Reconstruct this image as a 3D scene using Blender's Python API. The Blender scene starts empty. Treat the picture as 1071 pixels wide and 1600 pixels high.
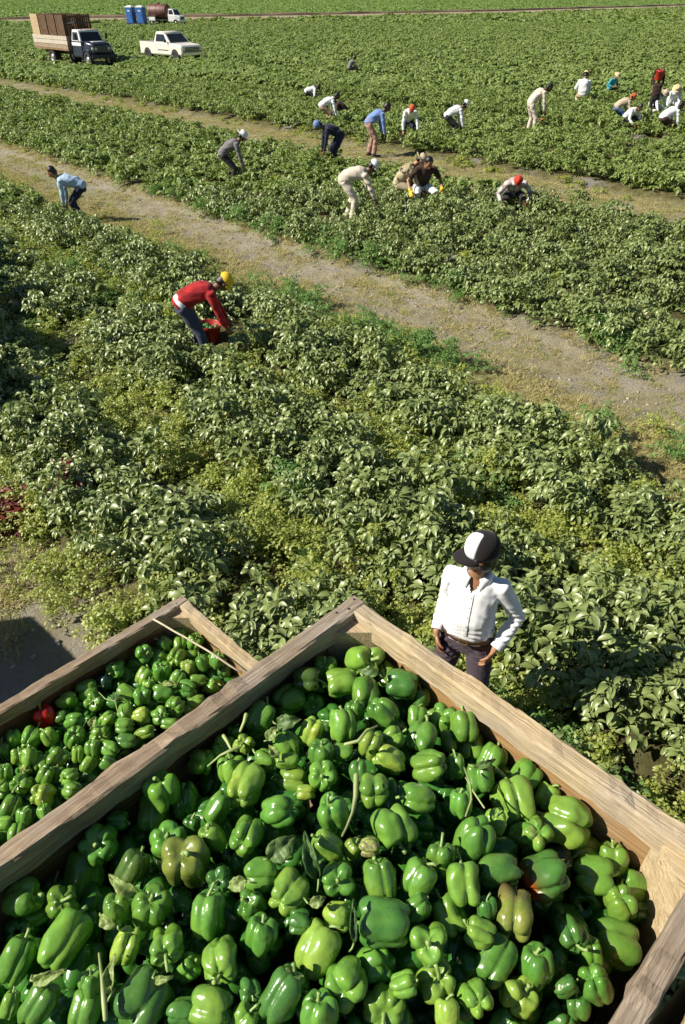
import bpy, bmesh, math, random
import numpy as np
from mathutils import Vector, Matrix, Quaternion, noise
from math import sin, cos, pi, radians as R
random.seed(7); rng = np.random.default_rng(7)
sc = bpy.context.scene
COL = sc.collection
# ------------------------------------------------------------------ camera, sky, sun, exposure
CAM_H = 4.4; PITCH = R(37.4); FPX = 1067.0
cam_d = bpy.data.cameras.new('camera'); cam = bpy.data.objects.new('camera', cam_d); COL.objects.link(cam)
cam_d.sensor_fit = 'VERTICAL'; cam_d.sensor_height = 36.0; cam_d.lens = 36.0*FPX/1600.0
cam_d.clip_start = 0.05; cam_d.clip_end = 5000
cam.location = (0, 0, CAM_H); cam.rotation_euler = (pi/2-PITCH, 0, 0)
sc.camera = cam
SUN_EL = R(39); SUN_AZ = (-0.983, -0.184)
world = bpy.data.worlds.new('World'); sc.world = world; world.use_nodes = True
wn = world.node_tree.nodes; wl = world.node_tree.links
bgn = wn.get('Background') or wn.new('ShaderNodeBackground')
skyn = wn.new('ShaderNodeTexSky'); skyn.sky_type = 'NISHITA'; skyn.sun_disc = False
skyn.sun_elevation = SUN_EL; skyn.sun_rotation = math.atan2(SUN_AZ[0], SUN_AZ[1]) % (2*pi)
skyn.air_density = 0.9; skyn.dust_density = 0.1
wl.new(skyn.outputs[0], bgn.inputs[0]); bgn.inputs[1].default_value = 0.05
sun_d = bpy.data.lights.new('sun', 'SUN'); sun_d.energy = 5.0; sun_d.angle = R(0.55); sun_d.color = (1.0, 0.93, 0.80)
sun = bpy.data.objects.new('sun', sun_d); COL.objects.link(sun)
sdir = Vector((SUN_AZ[0]*cos(SUN_EL), SUN_AZ[1]*cos(SUN_EL), sin(SUN_EL)))
sun.rotation_euler = sdir.to_track_quat('Z', 'Y').to_euler()
sc.view_settings.view_transform = 'Standard'; sc.view_settings.look = 'None'
sc.view_settings.gamma = 1.0; sc.view_settings.exposure = 0.64
sc.render.engine = 'CYCLES'
try:
    sc.cycles.use_denoising = True
    sc.cycles.max_bounces = 6; sc.cycles.diffuse_bounces = 3; sc.cycles.transmission_bounces = 3; sc.cycles.transparent_max_bounces = 4
    sc.cycles.caustics_reflective = False; sc.cycles.caustics_refractive = False
except Exception: pass

# ------------------------------------------------------------------ geometry of the place
_c, _s = cos(PITCH), sin(PITCH)
def un(x, y, z=0.0):
    v = (y-800)/FPX; fw = _c-v*_s; dn = _s+v*_c; k = (CAM_H-z)/dn
    return Vector(((x-535.5)/FPX*k, fw*k, z))
def depth_of(p): return p[1]*_c+(CAM_H-p[2])*_s
def gbase(Y):
    t = np.clip((np.asarray(Y, float)-8)/52, 0, 1); return -0.4*t*t*(3-2*t)
ROW = R(48)
def n_of(X, Y): return X*sin(ROW)+Y*cos(ROW)
def u_of(X, Y): return X*cos(ROW)-Y*sin(ROW)
def xy_of(u, n): return (u*cos(ROW)+n*sin(ROW), -u*sin(ROW)+n*cos(ROW))
BEDS = [2.1, 4.0, 5.85, 10.0, 11.7, 13.4, 15.1, 20.1, 21.9, 23.7, 25.5]
n_ = 28.6; k_ = 0
while n_ < 420:
    BEDS.append(n_); k_ += 1; n_ += 1.95 if k_ % 5 else 3.2
BEDA = np.array(BEDS)
def bed_dist(n):
    n = np.asarray(n, float); i = np.clip(np.searchsorted(BEDA, n), 1, len(BEDA)-1)
    return np.minimum(np.abs(n-BEDA[i-1]), np.abs(n-BEDA[i]))
def smooth(a, b, x):
    t = np.clip((np.asarray(x, float)-a)/(b-a), 0, 1); return t*t*(3-2*t)
def wob(X, Y, f=1.0, ph=0.0):
    return (np.sin(X*1.7*f+Y*0.9*f+ph)+np.sin(-X*0.8*f+Y*2.1*f+1.3+ph)+np.sin(X*2.9*f-Y*1.1*f+2.1*ph))/3
def gh(X, Y):
    X = np.asarray(X, float); Y = np.asarray(Y, float)
    n = n_of(X, Y); bd = bed_dist(n); bump = 0.13*smooth(0.85, 0.55, bd)*smooth(70, 40, Y)*smooth(1.2, 1.7, n)
    track = -0.05*smooth(0.35, 0.1, np.abs(n-8.45))-0.04*smooth(0.35, 0.1, np.abs(n-9.35))
    small = 0.018*wob(X, Y, 2.2, .5)+0.010*wob(X, Y, 5.1, 1.7)
    return gbase(Y)+bump+(track+small)*smooth(60, 30, Y)
def ung(x, y, dz=0.0):
    z = 0.0
    for _ in range(25):
        p = un(x, y, z+dz); z = float(gh(p.x, p.y))
    return Vector((p.x, p.y, z+dz))

# ------------------------------------------------------------------ helpers
def tag(o, label=None, cat=None, group=None, kind=None):
    if label: o['label'] = label
    if cat: o['category'] = cat
    if group: o['group'] = group
    if kind: o['kind'] = kind
    return o
def new_obj(name, me, mat=None, parent=None, smooth_=False, link=True):
    o = bpy.data.objects.new(name, me)
    if mat is not None and me is not None:
        me.materials.clear(); me.materials.append(mat)
    if link: COL.objects.link(o)
    if parent is not None: o.parent = parent
    if smooth_ and me is not None: me.polygons.foreach_set('use_smooth', [True]*len(me.polygons))
    return o
def empty(name, loc=(0, 0, 0), rz=0.0, parent=None):
    o = bpy.data.objects.new(name, None); o.empty_display_size = 0.1; COL.objects.link(o)
    o.location = loc; o.rotation_euler = (0, 0, rz)
    if parent: o.parent = parent
    return o
def copy_tree(o, parent=None):
    c = o.copy(); COL.objects.link(c); c.parent = parent
    for ch in o.children: copy_tree(ch, c)
    return c
def mesh(name, V, F):
    me = bpy.data.meshes.new(name); me.from_pydata([tuple(v) for v in V], [], [tuple(f) for f in F]); me.update(); return me
def np_mesh(name, V, F4, attr=None, smooth_=False):
    V = np.asarray(V, np.float32); F4 = np.asarray(F4, np.int32); n, k = F4.shape
    me = bpy.data.meshes.new(name); me.vertices.add(len(V)); me.vertices.foreach_set('co', V.ravel())
    me.loops.add(n*k); me.loops.foreach_set('vertex_index', F4.ravel())
    me.polygons.add(n); me.polygons.foreach_set('loop_start', np.arange(0, n*k, k, dtype=np.int32))
    me.polygons.foreach_set('loop_total', np.full(n, k, np.int32))
    if smooth_: me.polygons.foreach_set('use_smooth', np.ones(n, bool))
    me.update(calc_edges=True)
    if attr:
        for an, vals in attr.items():
            a = me.attributes.new(an, 'FLOAT', 'POINT'); a.data.foreach_set('value', np.asarray(vals, np.float32))
    me.validate(); return me
class MB:
    def __init__(s): s.V = []; s.F = []
    def add(s, V, F):
        b = len(s.V); s.V += [Vector(v) for v in V]; s.F += [tuple(i+b for i in f) for f in F]; return s
    def box(s, c, size, rot=None, taper=None):
        x, y, z = size[0]/2, size[1]/2, size[2]/2; tx, ty = taper or (1, 1)
        V = [(-x, -y, -z), (x, -y, -z), (x, y, -z), (-x, y, -z), (-x*tx, -y*ty, z), (x*tx, -y*ty, z), (x*tx, y*ty, z), (-x*tx, y*ty, z)]
        V = [Vector(v) for v in V]
        if rot is not None: V = [rot @ v for v in V]
        V = [v+Vector(c) for v in V]
        return s.add(V, [(0, 3, 2, 1), (4, 5, 6, 7), (0, 1, 5, 4), (1, 2, 6, 5), (2, 3, 7, 6), (3, 0, 4, 7)])
    def loft(s, rings, cap=True):
        n = len(rings[0]); V = [v for r in rings for v in r]; F = []
        for i in range(len(rings)-1):
            for j in range(n):
                a = i*n+j; b = i*n+(j+1) % n; F.append((a, b, b+n, a+n))
        if cap: F.append(tuple(reversed(range(n)))); F.append(tuple(range((len(rings)-1)*n, len(rings)*n)))
        return s.add(V, F)
    def tube(s, pts, rad, seg=8, cap=True, round_=False):
        pts = [Vector(p) for p in pts]; rad = rad if hasattr(rad, '__len__') else [rad]*len(pts); rings = []
        if round_:
            d0 = (pts[0]-pts[1]).normalized(); d1 = (pts[-1]-pts[-2]).normalized()
            q = [pts[0]+d0*rad[0]*f for f in (.95, .7, .38)]; e = [pts[-1]+d1*rad[-1]*f for f in (.38, .7, .95)]
            rr0 = [rad[0]*f for f in (.3, .72, .93)]; rr1 = [rad[-1]*f for f in (.93, .72, .3)]
            pts = q+pts+e; rad = rr0+list(rad)+rr1
        up = None
        for i, p in enumerate(pts):
            t = (pts[min(i+1, len(pts)-1)]-pts[max(i-1, 0)]).normalized()
            if up is None: up = t.orthogonal().normalized()
            up = (up-t*up.dot(t)).normalized(); sd = t.cross(up)
            rings.append([p+(up*cos(2*pi*k/seg)+sd*sin(2*pi*k/seg))*rad[i] for k in range(seg)])
        return s.loft(rings, cap)
    def ell(s, c, r, rot=None, seg=20, rings=12):
        V = []; F = []; c = Vector(c)
        for i in range(rings+1):
            a = pi*i/rings
            for j in range(seg):
                b = 2*pi*j/seg; v = Vector((r[0]*sin(a)*cos(b), r[1]*sin(a)*sin(b), r[2]*cos(a)))
                if rot is not None: v = rot @ v
                V.append(v+c)
        for i in range(rings):
            for j in range(seg):
                F.append((i*seg+j, (i+1)*seg+j, (i+1)*seg+(j+1) % seg, i*seg+(j+1) % seg))
        return s.add(V, F)
    def lathe(s, prof, c=(0, 0, 0), seg=24, rot=None):
        c = Vector(c); V = []; F = []
        for r, z in prof:
            for j in range(seg):
                v = Vector((r*cos(2*pi*j/seg), r*sin(2*pi*j/seg), z))
                if rot is not None: v = rot @ v
                V.append(v+c)
        for i in range(len(prof)-1):
            for j in range(seg): F.append((i*seg+j, i*seg+(j+1) % seg, (i+1)*seg+(j+1) % seg, (i+1)*seg+j))
        return s.add(V, F)
    def prism(s, poly, y0, y1):      # poly in (x,z), extruded along y
        n = len(poly); V = [Vector((p[0], y0, p[1])) for p in poly]+[Vector((p[0], y1, p[1])) for p in poly]
        F = [tuple(range(n)), tuple(reversed(range(n, 2*n)))]+[(i, i+n, (i+1) % n+n, (i+1) % n) for i in range(n)]
        return s.add(V, F)
    def build(s, name, mat=None, parent=None, smooth_=False, bevel=0.0, link=True):
        me = mesh(name, s.V, s.F)
        bm = bmesh.new(); bm.from_mesh(me); bmesh.ops.remove_doubles(bm, verts=bm.verts, dist=1e-6)
        bmesh.ops.recalc_face_normals(bm, faces=bm.faces)
        if bevel: bmesh.ops.bevel(bm, geom=list(bm.edges), offset=bevel, segments=2, affect='EDGES', clamp_overlap=True)
        bm.to_mesh(me); bm.free()
        return new_obj(name, me, mat, parent, smooth_, link)
def bake(o, mods):
    for m in mods: m(o)
    dg = bpy.context.evaluated_depsgraph_get(); dg.update()
    me = bpy.data.meshes.new_from_object(o.evaluated_get(dg)); old = o.data; mats = list(old.materials)
    o.modifiers.clear(); o.data = me; me.materials.clear()
    for m in mats: me.materials.append(m)
    me.polygons.foreach_set('use_smooth', [True]*len(me.polygons)); bpy.data.meshes.remove(old); return o
def remesh(o, vox, sm=4, fac=0.5):
    def f(o):
        m = o.modifiers.new('r', 'REMESH'); m.mode = 'VOXEL'; m.voxel_size = vox; m.use_smooth_shade = True
        if sm:
            m = o.modifiers.new('s', 'SMOOTH'); m.iterations = sm; m.factor = fac
    return bake(o, [f])

# ------------------------------------------------------------------ materials
def mat_new(name):
    m = bpy.data.materials.new(name); m.use_nodes = True; nt = m.node_tree; nt.nodes.clear()
    out = nt.nodes.new('ShaderNodeOutputMaterial'); return m, nt, out
class NT:
    def __init__(s, name): s.m, s.nt, s.out = mat_new(name)
    def n(s, t, **kw):
        nd = s.nt.nodes.new(t)
        for k, v in kw.items():
            if k.startswith('i_'):
                key = k[2:]; key = int(key) if key.isdigit() else key.replace('_', ' ')
                s.set(nd.inputs[key], v)
            else: setattr(nd, k, v)
        return nd
    def set(s, inp, v):
        if isinstance(v, bpy.types.NodeSocket): s.nt.links.new(v, inp)
        elif isinstance(v, tuple) and len(v) == 3 and inp.type == 'RGBA': inp.default_value = (*v, 1)
        else: inp.default_value = v
    def math(s, op, a, b=None, clamp=False):
        nd = s.nt.nodes.new('ShaderNodeMath'); nd.operation = op; nd.use_clamp = clamp; s.set(nd.inputs[0], a)
        if b is not None: s.set(nd.inputs[1], b)
        return nd.outputs[0]
    def mix(s, f, a, b, mode='MIX'):
        nd = s.nt.nodes.new('ShaderNodeMix'); nd.data_type = 'RGBA'; nd.blend_type = mode
        s.set(nd.inputs[0], f); s.set(nd.inputs[6], a); s.set(nd.inputs[7], b); return nd.outputs[2]
    def noise(s, scale, detail=4, vec=None, rough=.55, dist=0):
        nd = s.n('ShaderNodeTexNoise'); nd.inputs['Scale'].default_value = scale; nd.inputs['Detail'].default_value = detail
        nd.inputs['Roughness'].default_value = rough; nd.inputs['Distortion'].default_value = dist
        if vec is not None: s.nt.links.new(vec, nd.inputs['Vector'])
        return nd.outputs[0]
    def ramp(s, fac, stops):
        nd = s.n('ShaderNodeValToRGB'); el = nd.color_ramp.elements; s.set(nd.inputs[0], fac)
        while len(el) < len(stops): el.new(.5)
        for e, (p, c) in zip(el, stops): e.position = p; e.color = (*c, 1) if len(c) == 3 else (c[0],)*3+(1,)
        return nd.outputs[0]
    def step(s, fac, a, b):
        nd = s.n('ShaderNodeMapRange'); nd.clamp = True; s.set(nd.inputs[0], fac); nd.inputs[1].default_value = a; nd.inputs[2].default_value = b
        return nd.outputs[0]
    def coord(s, k='Object'): return s.n('ShaderNodeTexCoord').outputs[k]
    def mapping(s, vec, scale):
        nd = s.n('ShaderNodeMapping'); s.nt.links.new(vec, nd.inputs[0]); nd.inputs['Scale'].default_value = scale; return nd.outputs[0]
    def attr(s, name, out='Fac'): return s.n('ShaderNodeAttribute', attribute_name=name).outputs[out]
    def bump(s, h, st=.3, dist=.01):
        nd = s.n('ShaderNodeBump'); nd.inputs['Strength'].default_value = st; nd.inputs['Distance'].default_value = dist
        s.nt.links.new(h, nd.inputs['Height']); return nd.outputs[0]
    def bsdf(s, col, rough=.6, bump=None, **kw):
        b = s.n('ShaderNodeBsdfPrincipled'); s.set(b.inputs['Base Color'], col); s.set(b.inputs['Roughness'], rough)
        if bump is not None: s.nt.links.new(bump, b.inputs['Normal'])
        for k, v in kw.items(): s.set(b.inputs[k.replace('_', ' ')], v)
        return b.outputs[0]
    def done(s, sh): s.nt.links.new(sh, s.out.inputs[0]); return s.m
_pc = {}
def paint(col, rough=.5, metal=0.0, var=.15, name='paint', bump_=0.0, scale=6.0, spec=.5):
    key = (col, rough, metal, var, bump_, scale)
    if key in _pc: return _pc[key]
    t = NT(name); n = t.noise(scale, 5, t.coord()); d = tuple(c*(1-var*1.6) for c in col); l = tuple(min(1, c*(1+var)) for c in col)
    c = t.ramp(n, [(.3, d), (.7, l)]); bp = t.bump(t.noise(scale*8, 3, t.coord()), bump_, .004) if bump_ else None
    m = t.done(t.bsdf(c, rough, bp, Metallic=metal, Specular_IOR_Level=spec)); _pc[key] = m; return m
def leaf_mat(name, dark, light, pale, rough=.42, trans=.3):
    t = NT(name); r = t.attr('lv'); o = t.n('ShaderNodeObjectInfo').outputs['Random']
    f = t.math('ADD', t.math('MULTIPLY', r, .75), t.math('MULTIPLY', o, .25))
    c = t.ramp(f, [(0.05, dark), (.55, light), (.93, light), (1.0, pale)])
    n = t.noise(9, 2, t.coord('Object')); c = t.mix(t.math('MULTIPLY', n, .35), c, t.mix(.5, c, dark))
    geo = t.n('ShaderNodeNewGeometry').outputs['Backfacing']
    c = t.mix(t.math('MULTIPLY', geo, .45), c, tuple(min(1, x*1.6+.02) for x in light))
    p = t.bsdf(c, rough, None, Specular_IOR_Level=.75)
    tr = t.n('ShaderNodeBsdfTranslucent'); t.set(tr.inputs[0], t.mix(1.0, c, (1.6, 1.9, .6), 'MULTIPLY'))
    ms = t.n('ShaderNodeMixShader'); ms.inputs[0].default_value = trans; t.nt.links.new(p, ms.inputs[1]); t.nt.links.new(tr.outputs[0], ms.inputs[2])
    return t.done(ms.outputs[0])
M_LEAF = leaf_mat('pepper_leaf', (.052, .082, .018), (.182, .230, .070), (.62, .61, .33), .40, .16)
M_LEAF_FAR = leaf_mat('pepper_leaf_far', (.062, .094, .020), (.190, .248, .062), (.50, .54, .26), .45, .2)
M_WEED = leaf_mat('weed_leaf', (.10, .135, .020), (.28, .31, .06), (.52, .46, .12), .5, .35)
M_WEEDG = leaf_mat('weed_leaf_green', (.045, .10, .02), (.13, .23, .055), (.3, .36, .12), .5, .35)
M_DRY = leaf_mat('dry_blade', (.20, .16, .06), (.38, .32, .14), (.58, .50, .26), .7, .2)
M_REDW = leaf_mat('red_leaf', (.05, .008, .006), (.15, .018, .012), (.2, .06, .03), .5, .2)
M_STEM = paint((.20, .30, .08), .5, 0, .3, 'green_stem')
# ------------------------------------------------------------------ ground
def axis(lo, hi, step, growlo, growhi, flo, fhi):
    a = list(np.arange(flo, fhi+1e-6, step)); st = step; x = fhi
    while x < hi: st *= growhi; x += st; a.append(x)
    st = step; x = flo
    while x > lo: st *= growlo; x -= st; a.insert(0, x)
    return np.array(a)
gx = axis(-1500, 1500, .13, 1.07, 1.07, -10, 10); gy = axis(-60, 2200, .13, 1.15, 1.05, 0, 17)
GX, GY = np.meshgrid(gx, gy); Z = gh(GX, GY); nx, ny = len(gx), len(gy)
V = np.stack([GX.ravel(), GY.ravel(), Z.ravel()], 1)
ii = (np.arange(ny-1)[:, None]*nx+np.arange(nx-1)[None]).ravel(); F = np.stack([ii, ii+1, ii+nx+1, ii+nx], 1)
N = n_of(GX, GY); U = u_of(GX, GY); W1 = wob(GX, GY, 1.3, .3); W2 = wob(GX, GY, 4.2, 2.); W3 = wob(GX, GY, .45, 1.)
BD = bed_dist(N); far = smooth(45, 110, GY)
Nw = N+.10*W1+.07*W2
inb = smooth(6.55, 6.8, Nw)*smooth(9.75, 9.5, Nw)
RUT = np.exp(-((Nw-8.25)/.24)**2)+np.exp(-((Nw-9.15)/.34)**2)+.55*np.exp(-((Nw-8.75)/.3)**2); soil = np.clip(RUT*(.78+.35*W2+.2*W1), 0, 1)
soil = np.maximum(soil, smooth(1.45, 1.0, Nw)*np.clip(.95+.25*W1+.3*W2, 0, 1))
p2 = smooth(15.9, 16.2, Nw)*smooth(19.4, 19.1, Nw); p3 = smooth(26.3, 26.6, Nw)*smooth(28.0, 27.7, Nw)
straw = np.clip(inb+p2+p3*.8+.5*smooth(1.6, 1.2, Nw), 0, 1)
soil = np.maximum(soil, p2*np.clip(.25+.6*W1, 0, .6))
mul = smooth(.80, .70, BD)*(BD > .35)*np.clip(-.1+1.0*W3+.7*W1, 0, 1)*smooth(1.5, 1.9, N)*(1-far)
ditch = [(-300, -30), (-62, 150), (-29, 163), (40, 210), (115, 285), (500, 700)]
def ditch_y(X): return np.interp(X, [p[0] for p in ditch], [p[1] for p in ditch])
grn = np.maximum(far, smooth(28, 34, N)*.6)
beyond = smooth(18, 30, GY-ditch_y(GX))
gme = np_mesh('ground', V, F, dict(soil=soil.ravel(), straw=straw.ravel(), mulch=mul.ravel(), grn=grn.ravel(), beyond=beyond.ravel()), True)
t = NT('ground_soil'); co = t.coord()
big = t.noise(1.3, 5, co, .6); fine = t.noise(30, 7, co, .8); mid = t.noise(7, 6, co, .65)
c_fur = t.ramp(mid, [(.3, (.075, .062, .030)), (.55, (.15, .14, .055)), (.8, (.22, .20, .09))])
c_straw = t.ramp(mid, [(.25, (.14, .14, .05)), (.5, (.27, .245, .11)), (.75, (.42, .36, .20))])
c_soil = t.ramp(fine, [(.25, (.28, .245, .20)), (.5, (.45, .405, .34)), (.8, (.60, .55, .48))])
c_soil = t.mix(t.step(big, .35, .65), c_soil, t.mix(.6, c_soil, (.30, .26, .12)))
c_mul = t.ramp(mid, [(.3, (.17, .16, .13)), (.6, (.30, .28, .25))])
c_grn = t.ramp(mid, [(.3, (.035, .07, .018)), (.7, (.09, .15, .035))])
c_bey = t.ramp(t.noise(.25, 5, co, .6), [(.3, (.09, .17, .030)), (.7, (.14, .25, .05))])
c = t.mix(t.math('MULTIPLY', t.attr('straw'), t.step(mid, .2, .5)), c_fur, c_straw)
c = t.mix(t.attr('soil'), c, c_soil); c = t.mix(t.step(t.attr('mulch'), .25, .6), c, c_mul)
c = t.mix(t.attr('grn'), c, c_grn); c = t.mix(t.attr('beyond'), c, c_bey)
M_GROUND = t.done(t.bsdf(c, .95, t.bump(t.math('ADD', fine, mid), 1.0, .06), Specular_IOR_Level=.15))
ground = new_obj('ground', gme, M_GROUND); tag(ground, 'flat farm ground of sandy soil under the pepper crop', 'ground', kind='structure')
# farm road at the far end of the field: a pale dirt strip with a dark cut bank, conforming to the ground
def strip(name, pts, w0, w1, dz, mat, lab):
    V = []; F = []
    for i, (x, y) in enumerate(pts):
        for yy in (y+w0, y+w1): V.append((x, yy, float(gh(x, yy))+dz))
    for i in range(len(pts)-1): a = 2*i; F.append((a, a+2, a+3, a+1))
    o = new_obj(name, mesh(name, V, F), mat); tag(o, lab, 'road', kind='structure'); return o
xs = np.arange(-260, 470, 3.0); dp = [(x, float(ditch_y(x))+.6*sin(x*.11)) for x in xs]
t = NT('road_dirt'); n = t.noise(.6, 6, t.coord(), .7)
M_ROAD = t.done(t.bsdf(t.ramp(n, [(.3, (.20, .15, .09)), (.55, (.33, .26, .17)), (.8, (.46, .38, .28))]), .95))
strip('road', dp, -3, 24, .05, M_ROAD, 'pale dirt farm road crossing the far end of the field')
t = NT('bank_earth'); n = t.noise(.9, 6, t.coord(), .7)
M_BANK = t.done(t.bsdf(t.ramp(n, [(.3, (.08, .06, .03)), (.6, (.20, .14, .085)), (.75, (.12, .15, .05))]), .95))
mbk = MB(); rr = []
for x, y in dp: rr.append([Vector((x, y+24.0, -.45)), Vector((x, y+24.6, .02+.25*noise.noise(Vector((x*.15, 0, 0))))), Vector((x, y+26.5, .10+.3*noise.noise(Vector((x*.11, 3, 0))))), Vector((x, y+30, -.45))])
mbk.loft(rr, True); bank = mbk.build('bank', M_BANK); tag(bank, 'dark low earth bank along the far edge of the dirt road', 'bank', kind='structure')

# ------------------------------------------------------------------ foliage meshes
def leaves(P, AZ, EL, L, Wd, lod, rnd, droop=.5, fold=.35):
    """P base points (n,3); AZ azimuth, EL elevation of the leaf axis; builds folded, drooping blades"""
    n = len(P)
    if lod == 0: ts = np.array([0, .22, .5, .78, 1.]); ws = np.array([.12, .85, 1., .62, .03]); sidec = np.array([-1., -.0, 1.])
    elif lod == 1: ts = np.array([0, .45, 1.]); ws = np.array([.2, 1., .06]); sidec = np.array([-1., 0., 1.])
    else: ts = np.array([0, .5, 1.]); ws = np.array([.25, 1., .12]); sidec = np.array([-1., 1.])
    T, S = len(ts), len(sidec)
    el = EL[:, None]-droop*1.6*ts[None]*(.6+.8*rnd[:, None])
    dt = np.diff(ts, prepend=0)[None]*L[:, None]
    hx = np.cumsum(np.cos(el)*dt, 1); hz = np.cumsum(np.sin(el)*dt, 1)
    ca, sa = np.cos(AZ)[:, None], np.sin(AZ)[:, None]
    roll = (rnd*7919 % 1-.5)*1.3
    out = np.empty((n, T, S, 3), np.float32)
    for k, sd in enumerate(sidec):
        w = ws[None]*Wd[:, None]*.5*sd; up = np.abs(w)*fold
        wl = w*np.cos(roll)[:, None]; wz = w*np.sin(roll)[:, None]+up
        out[:, :, k, 0] = P[:, 0:1]+ca*hx-sa*wl-ca*np.sin(el)*0
        out[:, :, k, 1] = P[:, 1:2]+sa*hx+ca*wl
        out[:, :, k, 2] = P[:, 2:3]+hz+wz
    base = (np.arange(n)*T*S)[:, None]
    loc = np.array([[i*S+j, i*S+j+1, (i+1)*S+j+1, (i+1)*S+j] for i in range(T-1) for j in range(S-1)])
    F = (base[:, :, None]+loc[None]).reshape(-1, 4)
    return out.reshape(-1, 3), F, np.repeat(rnd, T*S)
def tube_np(p0, p1, r):
    d = np.array(p1)-np.array(p0); a = np.cross(d, [0.3, .2, 1.]); a /= np.linalg.norm(a)+1e-9; b = np.cross(d, a); b /= np.linalg.norm(b)+1e-9
    V = [];
    for p, q in ((p0, r), (p1, r*.6)):
        for k in range(4): V.append(np.array(p)+q*(a*cos(k*pi/2)+b*sin(k*pi/2)))
    return np.array(V), np.array([(k, (k+1) % 4, 4+(k+1) % 4, 4+k) for k in range(4)])
def plant_mesh(name, seed, lod, rx=.36, ht=.52, nl=120, L=(.085, .15), wr=.55, stems=6, fold=.35, droop=.5, shell=.45):
    g = np.random.default_rng(seed); Vs = []; Fs = []; A = []; b = 0
    nt = max(5, nl//9); Ps = []; AZ = []; EL = []
    lob = g.uniform(0, 2*pi, 3)
    for k in range(nt):                      # leaf whorls on shoot tips
        az = g.uniform(0, 2*pi); e = np.arcsin(g.uniform(.02, 1)); rr = g.uniform(shell, 1.0)*(1+.22*sin(az*2+lob[0])+.15*sin(az*3+lob[1]))
        c = np.array([cos(az)*cos(e)*rx*rr, sin(az)*cos(e)*rx*rr, .10*ht+sin(e)*ht*.9*(.75+.25*rr)])
        if lod == 0 and k < stems*2:
            v, f = tube_np((c[0]*.12, c[1]*.12, 0), c, .006); Vs.append(v); Fs.append(f+b); A.append(np.full(len(v), .35)); b += len(v)
        m = nl//nt
        for j in range(m):
            a2 = 2*pi*j/m+g.uniform(-.5, .5); Ps.append(c+np.array([cos(a2), sin(a2), g.uniform(-.6, .4)])*.02*(rx/.36)); AZ.append(a2*.75+az*.25 if g.random() < .5 else a2)
            EL.append(g.uniform(-.2, .75))
    Ps = np.array(Ps); AZ = np.array(AZ); EL = np.array(EL); n = len(Ps)
    Ln = g.uniform(L[0], L[1], n); rnd = g.random(n)
    v, f, a = leaves(Ps, AZ, EL, Ln, Ln*wr*g.uniform(.85, 1.15, n), lod, rnd, droop, fold)
    Vs.append(v); Fs.append(f+b); A.append(a)
    return np_mesh(name, np.concatenate(Vs), np.concatenate(Fs), dict(lv=np.concatenate(A)), lod < 2)
def blade_mesh(name, seed, nb, rad, h, w=.006):
    g = np.random.default_rng(seed); P = np.zeros((nb, 3)); r = rad*np.sqrt(g.random(nb)); a = g.uniform(0, 2*pi, nb)
    P[:, 0] = r*np.cos(a); P[:, 1] = r*np.sin(a); Ln = h*g.uniform(.4, 1, nb); rnd = g.random(nb)
    v, f, q = leaves(P, g.uniform(0, 2*pi, nb), g.uniform(.6, 1.5, nb), Ln, np.full(nb, w), 2, rnd, .5, 0)
    return np_mesh(name, v, f, dict(lv=q))
LIB = {}
def lib(key, meshes, mat):
    c = bpy.data.collections.new(key); os_ = []
    for i, me in enumerate(meshes): os_.append(new_obj('%s_%d' % (key, i), me, mat, link=False)); c.objects.link(os_[-1])
    LIB[key] = c; return c
NEARV = [plant_mesh('pepper_plant', 100+i, 0, rx=.36+.03*(i % 3), ht=.44+.04*(i % 4), nl=315, L=(.042, .108), wr=.44, fold=.6, droop=.75, shell=.3) for i in range(10)]
for me in NEARV: me.materials.append(M_LEAF)
lib('near', [m.copy() for m in NEARV], M_LEAF)
lib('mid', [plant_mesh('m', 200+i, 1, rx=.40, ht=.48, nl=144, L=(.075, .14), wr=.55, fold=.5, shell=.35) for i in range(8)], M_LEAF_FAR)
lib('far', [plant_mesh('f', 300+i, 2, rx=.62, ht=.52, nl=108, L=(.15, .26), wr=.7) for i in range(6)], M_LEAF_FAR)
lib('vfar', [plant_mesh('v', 400+i, 2, rx=1.7, ht=.5, nl=90, L=(.4, .7), wr=.75) for i in range(5)], M_LEAF_FAR)
lib('weed', [plant_mesh('w', 500+i, 2, rx=.22, ht=.24+.05*(i % 3), nl=420, L=(.014, .034), wr=.6, shell=.25) for i in range(5)], M_WEED)
lib('weedg', [plant_mesh('w', 540+i, 2, rx=.24, ht=.26+.06*(i % 3), nl=330, L=(.02, .05), wr=.45, shell=.25) for i in range(4)], M_WEEDG)
lib('weedfar', [plant_mesh('w', 560+i, 2, rx=.35, ht=.26, nl=110, L=(.05, .10), wr=.6, shell=.25) for i in range(4)], M_WEED)
lib('redw', [plant_mesh('w', 580+i, 1, rx=.16, ht=.22, nl=54, L=(.05, .10), wr=.5, shell=.2) for i in range(3)], M_REDW)
lib('green_blade', [blade_mesh('g', 640+i, 70, .12, .10) for i in range(4)], M_WEED)
lib('dry', [blade_mesh('d', 600+i, 70, .12, .12) for i in range(5)], M_DRY)
_ng = {}
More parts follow.
